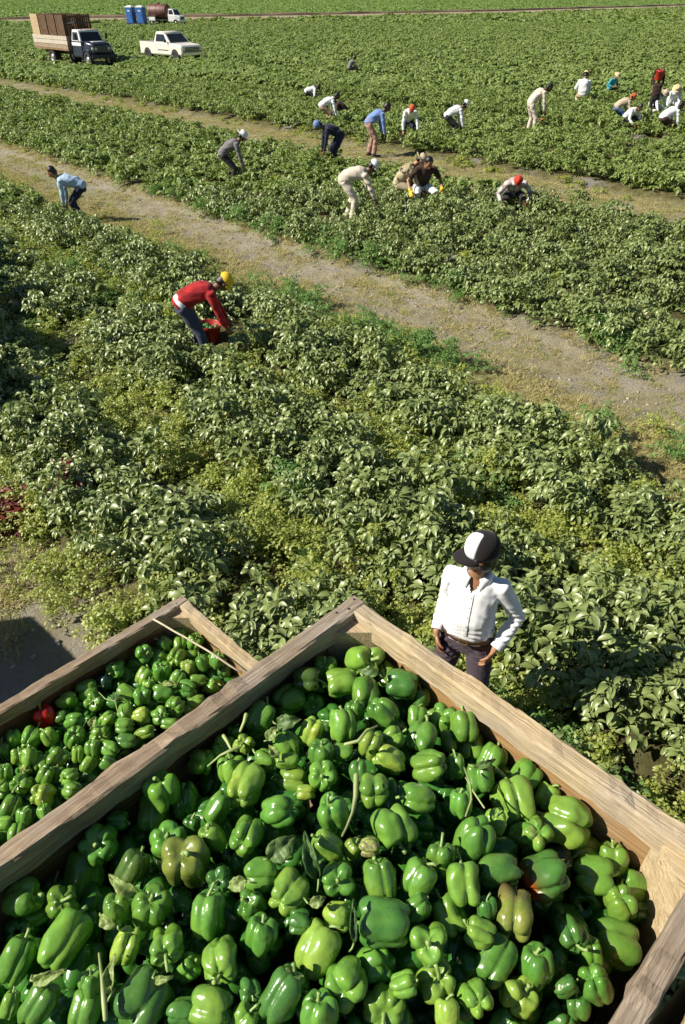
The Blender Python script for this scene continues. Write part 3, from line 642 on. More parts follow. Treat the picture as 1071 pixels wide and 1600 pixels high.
def pepper_mat(name, extra=None):
    t = NT(name); co = t.coord('Object'); oc = t.n('ShaderNodeObjectInfo'); base = oc.outputs['Color']
    n1 = t.noise(2.2, 3, co); c = t.mix(t.step(n1, .35, .7), base, t.mix(1.0, base, (1.45, 1.28, 1.1), 'MULTIPLY'))
    n2 = t.noise(7, 4, co, .6); c = t.mix(t.math('MULTIPLY', t.step(n2, .52, .70), .5), c, t.mix(1.0, base, (.6, .75, .8), 'MULTIPLY'))
    n3 = t.noise(1.1, 2, t.n('ShaderNodeTexCoord').outputs['Generated']); c = t.mix(t.math('MULTIPLY', t.step(n3, .48, .66), .5), c, t.mix(1.0, base, (1.9, 1.35, 1.2), 'MULTIPLY'))
    dus = t.noise(14, 6, co, .75); c = t.mix(t.math('MULTIPLY', t.step(dus, .55, .75), .22), c, (.30, .30, .20))
    sp = t.n('ShaderNodeTexVoronoi'); sp.inputs['Scale'].default_value = 26; t.nt.links.new(co, sp.inputs['Vector'])
    c = t.mix(t.math('MULTIPLY', t.math('LESS_THAN', sp.outputs['Distance'], .10), .28), c, (.45, .50, .25))
    rough = .235
    sx = t.n('ShaderNodeSeparateXYZ'); t.nt.links.new(co, sx.inputs[0])
    if extra == 'red':
        d = t.math('ADD', t.math('MULTIPLY', sx.outputs[2], -1.6), t.math('MULTIPLY', n1, .5)); c = t.mix(t.step(d, .62, .92), c, (.55, .035, .008)); c = t.mix(t.math('MULTIPLY', t.step(d, .2, .7), .45), c, (.12, .07, .02))
    if extra == 'bruise':
        d = t.math('ADD', sx.outputs[2], t.math('MULTIPLY', n1, .8)); c = t.mix(t.math('MULTIPLY', t.step(d, .35, .85), .75), c, (.12, .06, .045)); c = t.mix(t.math('MULTIPLY', t.step(n2, .55, .7), .5), c, (.45, .30, .08))
    if extra == 'rot':
        c = t.mix(t.step(n2, .40, .6), c, (.16, .13, .08)); rough = .6
    if extra == 'scar':
        v = t.n('ShaderNodeTexVoronoi'); v.inputs['Scale'].default_value = 1.7; t.nt.links.new(co, v.inputs['Vector']); c = t.mix(t.step(v.outputs['Distance'], .16, .10), c, (.30, .17, .07)); c = t.mix(t.math('MULTIPLY', t.step(n2, .5, .62), .6), c, (.35, .38, .10))
    bp = t.bump(t.noise(3, 2, co), .10, .03)
    return t.done(t.bsdf(c, t.math('ADD', t.math('MULTIPLY', dus, .30), rough-.13), bp, Coat_Weight=.15, Coat_Roughness=.2, Specular_IOR_Level=.5, Subsurface_Weight=.06, Subsurface_Radius=(.3, .5, .1), Subsurface_Scale=.01))
M_PEP = pepper_mat('pepper_skin'); M_PX = {k: pepper_mat('pepper_skin_'+k, k) for k in ('red', 'bruise', 'rot', 'scar')}
t = NT('pepper_stem'); n = t.noise(6, 4, t.coord()); M_PSTEM = t.done(t.bsdf(t.ramp(n, [(.3, (.13, .24, .05)), (.7, (.32, .42, .14))]), .5))
for me in PM: me.materials.append(M_PEP)
for me in SM: me.materials.append(M_PSTEM)
PMX = {}
TONES = {'d': (.050, .150, .028), 'm': (.078, .205, .030), 'g': (.108, .240, .034), 'l': (.160, .290, .044), 'y': (.22, .32, .07), 'o': (.140, .190, .036), 'b': (.016, .065, .05), 'R': (.42, .012, .010), 'n': (.045, .10, .02)}
TW = {'d': 'dark green', 'm': 'green', 'g': 'bright green', 'l': 'light green', 'y': 'yellow-green', 'o': 'olive green', 'b': 'bluish green', 'R': 'red', 'n': 'brownish green'}
# x, y, size (px in the photo), stem angle in the picture, stem tilt to the camera, variant, tone, extra
BIGL = """114,1341,66,90,-20,1,m;130,1288,60,80,60,5,m;230,1263,56,90,-35,11,l;240,1228,54,100,20,0,g;189,1260,40,30,-30,2,g;192,1307,46,200,-10,6,d;285,1250,49,100,10,1,d;340,1262,48,240,5,3,m;206,1357,50,60,-10,7,n;263,1312,58,80,50,5,m
290,1347,76,85,38,0,o;334,1307,42,120,20,6,g;28,1388,56,20,10,2,m;97,1410,52,60,50,8,g;237,1417,64,80,35,5,m;342,1375,42,90,70,4,d;325,1430,62,90,-10,7,m;52,1428,36,200,0,3,g;98,1468,72,60,-50,3,g;182,1422,48,270,-30,6,g
197,1478,50,250,-10,1,l;263,1480,58,20,80,8,g;290,1510,42,40,10,0,m;345,1500,62,290,70,8,g;25,1500,60,70,-20,3,m;15,1570,34,80,-20,3,g;62,1568,58,60,-10,7,m;135,1572,54,80,-20,6,m;222,1562,80,45,-50,2,d;330,1573,60,180,-20,0,g
142,1540,38,90,10,11,m;285,1580,44,0,0,6,d;392,1412,46,110,40,4,m;407,1462,54,80,5,1,m;455,1392,62,20,-60,8,l;497,1480,72,60,-20,6,l;442,1555,72,60,-10,7,d;542,1533,66,0,-80,4,g;600,1448,76,180,0,11,d;527,1432,46,0,20,2,l
587,1503,60,200,-40,5,m;600,1568,68,80,82,9,g;629,1540,40,20,10,0,g;670,1478,62,90,60,10,g;680,1528,64,80,45,8,l;700,1583,44,90,-20,6,l;498,1585,62,90,5,5,m;384,1590,44,60,10,2,g;390,1550,34,0,60,4,d;650,1420,44,40,0,1,m
594,1376,62,100,-10,1,m;703,1424,52,120,-20,8,g;385,1227,60,60,-60,8,l;457,1212,46,180,-20,2,g;502,1213,50,80,72,5,g;586,1234,50,90,-85,4,g;654,1247,50,170,10,0,m;436,1269,52,200,-30,5,m;521,1270,54,110,20,2,m;385,1306,55,0,-85,0,g
514,1322,50,140,10,3,l;615,1290,66,290,25,10,g;551,1325,32,60,20,6,l;577,1323,32,0,0,2,y,rot;529,1372,55,90,78,4,m;654,1372,55,60,-5,6,m;407,1367,54,0,-10,2,m;690,1340,46,90,10,8,m;741,1312,64,250,-20,1,m;722,1382,60,90,-30,8,g
804,1250,66,100,-45,8,l;829,1203,50,45,-10,7,m;921,1253,74,170,-35,10,l;866,1230,38,60,-10,6,l;831,1303,60,250,-50,8,g,scar;775,1283,38,90,30,2,l;915,1315,58,330,-5,2,l;929,1367,56,0,10,0,m;971,1330,46,90,0,11,g;995,1373,52,150,20,6,g
850,1368,70,20,-5,11,d,red;779,1360,60,0,-10,7,d;873,1335,46,0,0,2,n,rot;752,1214,46,90,-20,4,m;720,1255,40,90,0,1,m;803,1427,70,60,-55,11,o,bruise;893,1457,50,290,70,8,d;969,1415,54,280,-35,0,g;962,1467,72,342,5,0,m;752,1460,44,160,-10,0,g
775,1502,68,45,-30,3,m;838,1510,58,90,10,1,m;922,1490,44,90,0,11,g;929,1540,60,300,-30,1,m;743,1558,54,250,-65,8,g;803,1560,60,60,30,10,l;795,1595,60,60,10,1,m;880,1592,54,60,0,4,d;885,1545,36,30,0,3,d;897,1572,40,100,0,2,d
760,1420,36,90,10,6,d;585,1017,58,30,55,10,g;545,998,36,70,30,0,m;548,1022,32,200,-30,2,g;612,1052,38,290,40,8,g;644,1063,48,180,-10,11,d;501,1037,36,100,30,4,g;481,1025,24,60,0,6,g;458,1048,44,0,10,0,n;427,1073,48,20,-40,2,m
380,1098,46,60,-10,6,m;483,1095,46,40,80,5,m;535,1066,46,190,10,11,g;570,1082,46,90,-50,2,m;598,1113,46,300,-10,0,m;535,1132,47,90,-15,1,g;487,1142,40,250,-10,11,l;438,1115,40,90,20,9,y;448,1163,40,120,-20,6,g;325,1140,38,60,70,4,g
403,1137,34,60,10,2,g;382,1163,34,90,60,8,l;363,1145,28,90,0,6,g;315,1190,42,200,-60,8,g;360,1200,42,90,0,4,g;415,1187,36,160,-20,2,g;505,1177,42,90,20,5,m;450,1193,32,0,-10,3,g;533,1175,32,0,10,7,g;580,1163,42,250,-20,11,l
607,1184,46,330,-10,7,l;555,1110,32,90,0,0,m;493,1070,24,0,0,4,g;660,1153,50,60,-30,2,m;615,1153,34,30,-10,8,g;651,1120,34,80,-20,6,m;700,1121,46,290,-40,4,m;747,1115,44,90,-20,11,g;742,1155,48,90,-45,2,g;708,1098,28,0,0,0,g
671,1196,52,200,-40,8,g;703,1155,32,270,20,3,m;777,1170,46,60,-10,1,m;712,1197,36,90,0,6,m;653,1093,34,80,10,7,m;678,1068,30,90,0,2,d;480,1235,28,180,0,6,l;560,1205,34,90,-10,1,d;300,1290,30,90,0,0,d;445,1330,30,0,0,1,d;150,1240,30,0,0,0,d;70,1350,40,90,0,2,d;470,1440,34,0,0,4,d;1000,1410,34,0,0,4,d"""
LEFTL = """213,1010,30,0,55,0,m;233,1012,21,0,0,2,m;258,1006,25,140,10,2,m;279,1007,25,90,-20,1,g;304,1003,27,60,40,5,m;281,990,21,90,0,0,m;278,1027,32,0,-85,5,g;246,1029,31,60,-10,0,g;177,1040,30,200,80,11,m;213,1034,28,180,-10,1,m
196,1055,31,100,-30,5,g;226,1056,28,60,-10,6,g;253,1049,32,80,35,1,m;296,1043,26,100,20,5,y;316,1036,25,120,10,2,m;298,1024,21,0,0,6,g;277,1061,27,60,-10,1,g;253,1084,31,0,-10,11,m;292,1078,29,180,-30,8,m;312,1063,25,180,10,3,g
350,1029,24,80,10,4,m;366,1036,23,90,-40,11,d;337,1049,24,60,-20,6,m;357,1051,24,90,-60,2,g;328,1071,26,30,20,8,g;197,1084,30,150,-10,6,g;221,1091,29,270,-20,4,m;233,1072,22,90,0,0,g;274,1102,31,240,70,9,g;304,1093,26,0,-10,1,g
249,1117,28,0,60,8,g;222,1119,27,200,-10,4,l;196,1113,26,90,-50,11,g;214,1102,24,90,0,2,m;194,1136,27,180,0,5,m;168,1124,25,45,-10,1,g;226,1144,27,20,10,3,g;198,1158,28,180,0,6,d;163,1067,24,90,0,1,b;131,1067,33,20,-10,2,m
148,1097,31,80,72,4,g;98,1082,29,200,-20,6,g;111,1094,31,230,-60,8,g;71,1117,33,110,20,2,R;21,1154,26,270,-30,6,m;50,1151,31,80,-60,8,g;77,1151,28,120,10,6,g;117,1127,28,200,-20,0,m;116,1151,34,250,-40,5,m;156,1147,33,0,70,5,g
171,1170,28,160,-20,1,g;193,1137,24,90,-10,4,g;30,1180,24,90,10,4,g;48,1184,25,100,-20,1,g;63,1193,28,100,-60,11,g;89,1184,32,60,-20,10,g;122,1178,24,90,0,7,g;144,1173,25,90,0,0,g;140,1193,31,60,-30,3,g;73,1211,28,240,-10,1,m
34,1224,33,90,80,8,g;109,1213,28,180,60,9,g;138,1209,29,180,-20,4,g;67,1242,37,300,-60,0,l;113,1235,28,180,-20,5,g;7,1209,28,90,10,1,m;4,1233,28,80,80,4,g;17,1260,34,250,20,0,m;38,1275,27,90,0,6,m;24,1300,28,90,-30,1,g
69,1269,24,90,0,2,g;169,1191,24,150,10,5,m;42,1202,22,90,70,8,y;8,1288,26,0,0,0,g;3,1170,24,90,0,2,m;90,1210,24,90,0,7,m;240,1098,24,90,0,1,d;335,1030,20,0,0,0,m;265,1130,24,0,0,3,g;180,1095,24,0,0,2,d;95,1120,24,20,0,5,d;150,1070,24,80,10,0,d"""
camV = Vector((0, 0, CAM_H)); cam_right = Vector((1, 0, 0)); cam_up = Vector((0, sin(PITCH), cos(PITCH))); cam_back = Vector((0, -cos(PITCH), sin(PITCH)))
def surf_big(p):
    e1, e2 = bc(p); a = smooth(0, .38, e1+.99)*smooth(0, .38, .04-e1)*smooth(0, .4, e2-E2F)
    return ZB-.108+.095*float(a)-.085*float(smooth(-.5, .1, e1))*float(smooth(-.4, -1.0, e2))
def surf_left(p):
    e1, e2 = bc(p); return ZL-.125+.05*float(smooth(0, .3, e1+2.16)*smooth(0, .4, e2-E2F+.08))
def parse(txt, surf, z0):
    out = []
    for w in txt.replace('\n', ';').split(';'):
        f = w.split(','); x, y, s_, an, ti = map(float, f[:5]); v = int(f[5]); z = z0
        for _ in range(6):
            p = un(x, y, z); z = surf(p)
        p = un(x, y, z); el = VAR[v].get('el', 1); side = 1-abs(sin(R(ti)))
        dia = s_*depth_of(p)/FPX/(1+.5*(el-1)*side)*1.06
        out.append(dict(p=p, r=dia/2, an=an, ti=ti, v=v, tone=f[6], ex=f[7] if len(f) > 7 else None, x=x, y=y))
    return out
def relax(L_, box):
    for it in range(40):                                  # push overlapping peppers apart: the one higher in the picture sinks, sideways a little
        for i in range(len(L_)):
            a = L_[i]
            for j in range(i+1, len(L_)):
                b = L_[j]; d = b['p']-a['p']; m = (a['r']+b['r'])*.86; l = d.length
                if l < m and l > 1e-4:
                    lo, hi = (a, b) if a['r']*.6-a['y']*.0004 < b['r']*.6-b['y']*.0004 else (b, a)
                    ray = (lo['p']-camV).normalized(); k = (m-l)*.22; lo['p'] = lo['p']+ray*k*1.3; hi['p'] = hi['p']-(hi['p']-camV).normalized()*k*.25
                    q = d.normalized()*k*.22; a['p'] = a['p']-q; b['p'] = b['p']+q
        for a in L_:
            e1, e2 = bc(a['p']); r = a['r']*.88; n1 = min(max(e1, box[0]+r), box[1]-r); n2 = max(e2, box[2]+r); a['p'] = bw(n1, n2, a['p'].z)
    return L_
def rot_for(an, ti, spin):
    d = (cam_right*cos(R(an))+cam_up*sin(R(an)))*cos(R(ti))+cam_back*sin(R(ti))
    return d.to_track_quat('Z', 'Y') @ Quaternion((0, 0, 1), spin)
iw = .037
PL = relax(parse(BIGL, surf_big, ZB), (-.45-BW/2+iw, -.45+BW/2-iw, E2F+iw)); LL = relax(parse(LEFTL, surf_left, ZL), (-1.665-BW/2+iw, -1.665+BW/2-iw, E2F-.085+iw))
POSE = lambda ti: 'stem up' if ti > 45 else ('blossom end up' if ti < -45 else 'on its side')
def tone_var(c, g): k = g.uniform(.85, 1.18); h = g.uniform(.9, 1.12); return (c[0]*k*h, c[1]*k, c[2]*k, 1)
def spec_mesh(v, ex):
    if (v, ex) not in PMX: m = PM[v].copy(); m.materials.clear(); m.materials.append(M_PX[ex]); PMX[(v, ex)] = m
    return PMX[(v, ex)]
def add_pepper(q, label, group, g):
    me = spec_mesh(q['v'], q['ex']) if q['ex'] else PM[q['v']]
    o = bpy.data.objects.new('bell_pepper', me); COL.objects.link(o); o.rotation_mode = 'QUATERNION'; o.location = q['p']; o.rotation_quaternion = rot_for(q['an'], q['ti'], q.get('spin', g.uniform(0, 6.28)))
    s = q['r']*2; sq = g.uniform(.94, 1.06); o.scale = (s*sq, s*g.uniform(.95, 1.05), s*g.uniform(.96, 1.05)); o.color = tone_var(TONES[q['tone']], g); tag(o, label, 'bell pepper', group)
    st = bpy.data.objects.new('stem', SM[q['v']]); COL.objects.link(st); st.parent = o; return o
LMB = [('the pepper with the red patch', 850, 1368), ('the bruised pepper', 803, 1427), ('the far corner post', 555, 985), ('the wilted leaf', 438, 1328), ('the tall pale stalk', 553, 1255), ('the twin-lobed olive pepper', 290, 1347), ('the scarred pepper', 831, 1303),
       ('the many-lobed pepper', 600, 1568), ('the right rim', 985, 1500), ('the left rim', 40, 1345), ('the huge pale pepper', 921, 1253), ('the tangle of stalks', 355, 1175), ('the bottom left corner', 10, 1590), ('the brown-shouldered pepper', 458, 1048), ('the pale leaf', 165, 1520)]
LML = [('the red pepper', 71, 1117), ('the thin stick', 305, 1005), ('the far corner post', 290, 975), ('the blue-tinted pepper', 163, 1067), ('the yellowish ribbed pepper', 296, 1043), ('the left rim', 20, 1110), ('the crossing bin rim', 150, 1225), ('the small yellow pepper', 42, 1202)]
DIRS = ['right of', 'above and right of', 'above', 'above and left of', 'left of', 'below and left of', 'below', 'below and right of']
_used = {}
def plabel(q, LM, px_m):
    sz = 'big' if q['r'] > px_m*1.18 else ('small' if q['r'] < px_m*.82 else '')
    base = ' '.join(x for x in (sz, TW[q['tone']], 'pepper', POSE(q['ti'])) if x)
    opts = sorted(LM, key=lambda l: (l[1]-q['x'])**2+(l[2]-q['y'])**2)
    for l in opts[:6]:
        dx, dy = q['x']-l[1], l[2]-q['y']; d = math.hypot(dx, dy)
        if d < 12: continue
        k = DIRS[int(round(math.degrees(math.atan2(dy, dx)) % 360/45)) % 8]; pre = 'just ' if d < 75 else ''
        lb = '%s, %s%s %s' % (base, pre, k, l[0])
        if lb not in _used: _used[lb] = 1; return lb
    for x in ('slightly', 'farther', 'well'):
        lb = '%s, %s %s %s' % (base, x, k, opts[0][0])
        if lb not in _used: _used[lb] = 1; return lb
    return base+' in the bin'
def cut16(s): return s if len(s.replace('-', ' ').split()) <= 16 else s.replace(' green pepper', ' pepper').replace('just ', '').replace('farther ', '')
SPEC = {(850, 1368): 'dark green pepper with a bright red patch, near the right rim', (831, 1303): 'lumpy green pepper with a brown scar, above the red-patched pepper', (803, 1427): 'olive pepper with purple and yellow bruising, just below the red-patched one', (873, 1335): 'shrivelled brownish rotten pepper behind the red-patched pepper',
        (577, 1323): 'wilted papery yellow-green pepper in the middle of the big bin', (600, 1568): 'many-lobed pepper with its stem facing up, at the bottom edge', (290, 1347): 'large olive ribbed pepper with thick stem, left part of the big bin', (921, 1253): 'very large pale green pepper leaning by the right rim', (458, 1048): 'green pepper with brown shoulders near the far left rim',
        (71, 1117): 'the only fully red pepper, beside the left rim of the lower bin', (163, 1067): 'dark blue-tinted pepper in the lower left bin', (296, 1043): 'yellowish ribbed pepper with upright stem in the lower left bin', (42, 1202): 'small yellow-green lumpy pepper in the lower left bin', (325, 1430): 'tall dark green four-lobed pepper in the front of the big bin', (222, 1562): 'big dark smooth pepper split by one crease, bottom left'}
g = random.Random(5)
for q in PL: add_pepper(q, SPEC.get((int(q['x']), int(q['y'])), None) or cut16(plabel(q, LMB, .047)), 'green peppers in the big front bin', g)
for q in LL: add_pepper(q, SPEC.get((int(q['x']), int(q['y'])), None) or plabel(q, LML, .042), 'peppers in the lower left bin', g)
# the heap underneath, seen only through the gaps: one mass
def heap(name, box, surf, ref, lab, seed, zoff, rad):
    g = random.Random(seed); V = []; F = []; b = 0; vm = [(np.array([v.co[:] for v in PM[i].vertices]), np.array([p.vertices[:] for p in PM[i].polygons if len(p.vertices) == 4])) for i in (0, 2, 4, 6, 8)]
    for lay in range(2):
        e1 = box[0]+rad
        while e1 < box[1]-rad*.8:
            e2 = box[2]+rad
            while e2 < box[3]-rad*.8:
                p = bw(e1+g.uniform(-.02, .02), e2+g.uniform(-.02, .02), 0); z = surf(p)-zoff-lay*rad*1.5+g.uniform(-.015, .012); s = rad*2*g.uniform(.85, 1.1)
                vv, ff = vm[g.randrange(5)]; q = Quaternion((g.gauss(0, 1), g.gauss(0, 1), g.gauss(0, 1), g.gauss(0, 1))).normalized().to_matrix(); M3 = np.array(q)*s
                V.append(vv @ M3.T+np.array([p.x, p.y, z])); F.append(ff+b); b += len(vv); e2 += rad*1.85
            e1 += rad*1.75
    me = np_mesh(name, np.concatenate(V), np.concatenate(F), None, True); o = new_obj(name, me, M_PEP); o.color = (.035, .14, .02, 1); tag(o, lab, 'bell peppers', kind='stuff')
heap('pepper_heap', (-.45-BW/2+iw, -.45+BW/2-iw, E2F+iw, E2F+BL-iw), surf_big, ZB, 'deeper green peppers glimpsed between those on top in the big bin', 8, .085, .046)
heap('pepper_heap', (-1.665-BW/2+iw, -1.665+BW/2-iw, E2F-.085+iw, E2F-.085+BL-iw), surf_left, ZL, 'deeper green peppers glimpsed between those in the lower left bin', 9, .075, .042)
# stick across the lower bin
a_, b_ = un(240, 968, ZL+.012), un(378, 1052, ZL+.008)
m = MB(); m.tube([a_.lerp(b_, k/8)+Vector((0, 0, .012*sin(pi*k/8)+random.uniform(-.004, .004))) for k in range(9)], [.0045]*9, 7); tag(m.build('stick', paint((.5, .42, .30), .7, 0, .2, 'dry_stick'), None, True), 'thin pale stick lying across the far end of the lower left bin', 'stick')
# ------------------------------------------------------------------ people
def cloth(name, col, rough=.85, pat=None, col2=None):
    t = NT(name); co = t.coord(); n = t.noise(22, 4, co, .6); c = t.ramp(n, [(.3, tuple(x*.86 for x in col)), (.7, tuple(min(1, x*1.08) for x in col))])
    if pat == 'plaid':
        sx = t.n('ShaderNodeSeparateXYZ'); t.nt.links.new(co, sx.inputs[0])
        for k, f in ((0, 26), (2, 22)):
            s_ = t.math('SINE', t.math('MULTIPLY', sx.outputs[k], f*2)); c = t.mix(t.math('MULTIPLY', t.math('GREATER_THAN', s_, .35), .55), c, col2)
    if pat == 'camo':
        c = t.mix(t.step(t.noise(7, 3, co, .5), .47, .53), c, col2); c = t.mix(t.step(t.noise(9, 2, t.mapping(co, (1.3, 1, .8)), .5), .56, .6), c, (.06, .05, .03))
    return t.done(t.bsdf(c, rough, t.bump(t.noise(60, 3, co), .25, .003), Sheen_Weight=.1, Specular_IOR_Level=.2))
SKIN = {}
def skin_mat(k):
    if k not in SKIN:
        col = {'tan': (.34, .17, .09), 'brown': (.18, .085, .045), 'dark': (.075, .038, .022)}[k]
        t = NT('skin_'+k); n = t.noise(14, 4, t.coord()); SKIN[k] = t.done(t.bsdf(t.ramp(n, [(.3, tuple(x*.8 for x in col)), (.7, tuple(x*1.12 for x in col))]), .5, None, Subsurface_Weight=.1, Subsurface_Scale=.01))
    return SKIN[k]
M_HAIR = paint((.012, .009, .007), .45, 0, .3, 'hair', .5, 30); M_EYE = paint((.02, .015, .012), .15, 0, .1, 'eye')
M_SHOE = paint((.06, .045, .03), .6, 0, .3, 'boot_leather')
def ik(a, b, l1, l2, hint):
    d = b-a; L = d.length
    if L > (l1+l2)*.995: b = a+d.normalized()*(l1+l2)*.995; d = b-a; L = d.length
    L = max(L, abs(l1-l2)+.02); x = (l1*l1-l2*l2+L*L)/(2*L); h = math.sqrt(max(0, l1*l1-x*x)); dn = d.normalized(); hp = hint-dn*hint.dot(dn)
    hp = hp.normalized() if hp.length > 1e-5 else dn.orthogonal(); return a+dn*x+hp*h, b
def ering(c, t, a, b, n=20, side=Vector((1, 0, 0)), sq=1.0):
    t = t.normalized(); s_ = (side-t*side.dot(t)).normalized(); o_ = t.cross(s_); r = []
    for k in range(n):
        an = 2*pi*k/n; ca, sa = cos(an), sin(an); r.append(c+s_*(a*math.copysign(abs(ca)**sq, ca))+o_*(b*math.copysign(abs(sa)**sq, sa)))
    return r
def eloft(m, secs, side=Vector((1, 0, 0)), sq=.85):
    """secs: list of (centre, half-width, half-depth)"""
    R_ = []
    for i, (c, a, b) in enumerate(secs):
        t = secs[min(i+1, len(secs)-1)][0]-secs[max(i-1, 0)][0]; R_.append((c, t, a, b))
    c0, t0, a0, b0 = R_[0]; cn, tn, an, bn = R_[-1]; t0 = t0.normalized(); tn = tn.normalized()
    rings = [ering(c0-t0*min(a0, b0)*.5, t0, a0*.4, b0*.4, 20, side, sq), ering(c0-t0*min(a0, b0)*.3, t0, a0*.8, b0*.8, 20, side, sq)]
    rings += [ering(c, t, a, b, 20, side, sq) for c, t, a, b in R_]
    rings += [ering(cn+tn*min(an, bn)*.3, tn, an*.8, bn*.8, 20, side, sq), ering(cn+tn*min(an, bn)*.5, tn, an*.4, bn*.4, 20, side, sq)]
    m.loft(rings)
def hand(m, w, d, palm, thumb_side, curl=.5, k=1.0):
    """w wrist, d direction of the hand, palm = palm normal, thumb_side = vector across the palm to the thumb"""
    d = d.normalized(); th = thumb_side-d*thumb_side.dot(d); th.normalize(); pn = th.cross(d).normalized(); pn = pn if pn.dot(palm) > 0 else -pn
    eloft(m, [(w, .026*k, .019*k), (w+d*.03*k, .032*k, .016*k), (w+d*.065*k, .040*k, .014*k), (w+d*.088*k, .038*k, .012*k)], th, .9)
    for i, (o, L, r) in enumerate(((.030, .072, .0088), (.010, .080, .0092), (-.010, .075, .0088), (-.029, .058, .0078))):
        p = w+d*.082*k+th*o*k; pts = [p-d*.02*k, p]; a = curl*.35; q = p
        for seg, f in enumerate((.45, .32, .23)):
            q = q+(d*cos(a)+pn*sin(a)+th*o*1.2)*L*f*k; pts.append(q); a += curl*(.8+.12*i)
        m.tube(pts, [r*k, r*k, r*.98*k, r*.9*k, r*.78*k], 8, True, True)
    p = w+d*.028*k+th*.026*k; a1 = (d*.62+th*.75+pn*.25).normalized(); a2 = (d*.85+th*.35+pn*.35*(1+curl)).normalized(); a3 = (d*.9+pn*.5*(1+curl)).normalized()
    m.tube([p-th*.012*k, p+a1*.034*k, p+a1*.034*k+a2*.028*k, p+a1*.034*k+a2*.028*k+a3*.022*k], [.014*k, .0125*k, .011*k, .009*k], 8, True, True)
def wrinkle(o, amp, f=14, seed=0, zones=None):
    me = o.data; n_ = [v.normal.copy() for v in me.vertices]
    for v, nn in zip(me.vertices, n_):
        p = v.co; a = amp
        if zones:
            a = amp*(.35+sum(s_*math.exp(-((p-c).length/r)**2) for c, r, s_ in zones))
        q = noise.noise(Vector((p.x*f*.45+seed, p.y*f*.45, p.z*f*.95))); q2 = noise.noise(Vector((p.x*f*1.1+seed*2, p.y*f*.8, p.z*f*1.1+9)))
        v.co = p+nn*a*(-(abs(q)*2-.5)+.5*q2)
def make_person(label, loc, heading, pose, shirt, pants, hat=None, skin='tan', scale=1.0, group='pickers working in the field', detail=False, shoes=M_SHOE, hairlen=.0, gloves=None, short=False):
    """heading: world angle (deg) the person faces; pose: hip, pitch, lean, curve, hands [(x,y,z)], feet, head (yaw,pitch)"""
    P = dict(hip=.90, pitch=0, curve=12, hands=[(-.25, .05, .80), (.25, .05, .80)], feet=[(-.11, 0), (.11, 0)], hyaw=0, hpitch=0, elbow=(0, -1, 0), curl=.6, hroll=0, knee=(0, 1, 0), twist=0)
    P.update(pose); hip = P['hip']; pt = R(P['pitch']); cv = R(P['curve']); X = Vector((1, 0, 0))
    pel = Vector((0, P.get('sit', -.0), hip))
    if P['pitch'] > 25: pel.y -= .10
    sp = [pel]; a = pt-cv*.5; seg = [.10, .12, .13, .13]
    for i, L in enumerate(seg): sp.append(sp[-1]+Vector((0, sin(a), cos(a)))*L); a += cv/3
    chest = sp[3]; nb = sp[4]; up = (sp[4]-sp[3]).normalized(); fr = Vector((0, up.z, -up.y))
    hp = R(P['hpitch'])+a*.55; hd = Vector((0, sin(hp), cos(hp))); neck_top = nb+hd*.09-fr*.0; Hc = neck_top+hd*.10+Vector((0, cos(hp), -sin(hp)))*.018
    Hm = Matrix.Rotation(R(P['hyaw']), 3, hd) @ Matrix.Rotation(-hp, 3, 'X') @ Matrix.Rotation(R(P['hroll']), 3, 'Y')     # head frame: x right, y face, z crown
    H = lambda x, y, z: Hc+Hm @ Vector((x, y, z))
    tw = Matrix.Rotation(R(P['twist']), 3, up); sh = [nb-up*.045+tw @ Vector((s_*P.get('sw', .175), 0, 0)) for s_ in (-1, 1)]; hj = [pel+Vector((s_*.09, 0, -.02)) for s_ in (-1, 1)]
    arms = []; legs = []
    for i, s_ in enumerate((-1, 1)):
        tgt = Vector(P['hands'][i]); eh = Vector(P['elbow'] if not isinstance(P['elbow'], list) else P['elbow'][i]); eh = Vector((eh.x*s_+s_*.35, eh.y, eh.z)); e, w = ik(sh[i], tgt, .285, .25, eh); arms.append((sh[i], e, w))
        f = P['feet'][i]; an = Vector((f[0], f[1], f[2] if len(f) > 2 else .085)); kh = Vector(P['knee']); kh.x += s_*.25; k_, an = ik(hj[i], an, .42, .41, kh); legs.append((hj[i], k_, an))
    vox = .006 if detail else .0095
    # --- body: one continuous surface
    m = MB()
    m.ell(Hc+Hm @ Vector((0, -.008, .018)), (.077, .094, .098), Hm, 28, 20)                        # cranium
    eloft(m, [(H(0, .030, .02), .064, .060), (H(0, .035, -.025), .060, .056), (H(0, .040, -.062), .050, .046), (H(0, .048, -.092), .030, .028)], Hm @ X)   # face, jaw, chin
    m.tube([H(0, .090, .012), H(0, .106, -.012), H(0, .112, -.026)], [.008, .011, .014], 10, True, True)    # nose
    for s_ in (-1, 1):
        m.ell(H(s_*.012, .100, -.028), (.009, .009, .008), Hm, 10, 8); m.ell(H(s_*.078, .002, -.005), (.011, .021, .032), Hm, 12, 10)
        m.tube([H(s_*.012, .088, .032), H(s_*.045, .074, .030)], [.009, .008], 8, True, True); m.ell(H(s_*.045, .062, -.022), (.02, .018, .018), Hm, 10, 8)
    m.tube([H(-.022, .086, -.049), H(0, .093, -.047), H(.022, .086, -.049)], [.005, .0075, .005], 8, True, True); m.tube([H(-.018, .086, -.060), H(0, .092, -.062), H(.018, .086, -.060)], [.005, .0085, .005], 8, True, True)
    m.tube([nb-up*.05, nb+hd*.02, neck_top+hd*.03], [.062, .056, .055], 14, True, True)
    d_ = .014
    eloft(m, [(pel-Vector((0, 0, .07)), .13, .09), (pel, .155-d_, .105-d_), (sp[1], .15-d_, .10-d_), (sp[2], .15-d_, .10-d_), (sp[3], .165-d_, .115-d_), (sp[4]-up*.05, .15-d_, .09-d_), (sp[4], .08, .06)])
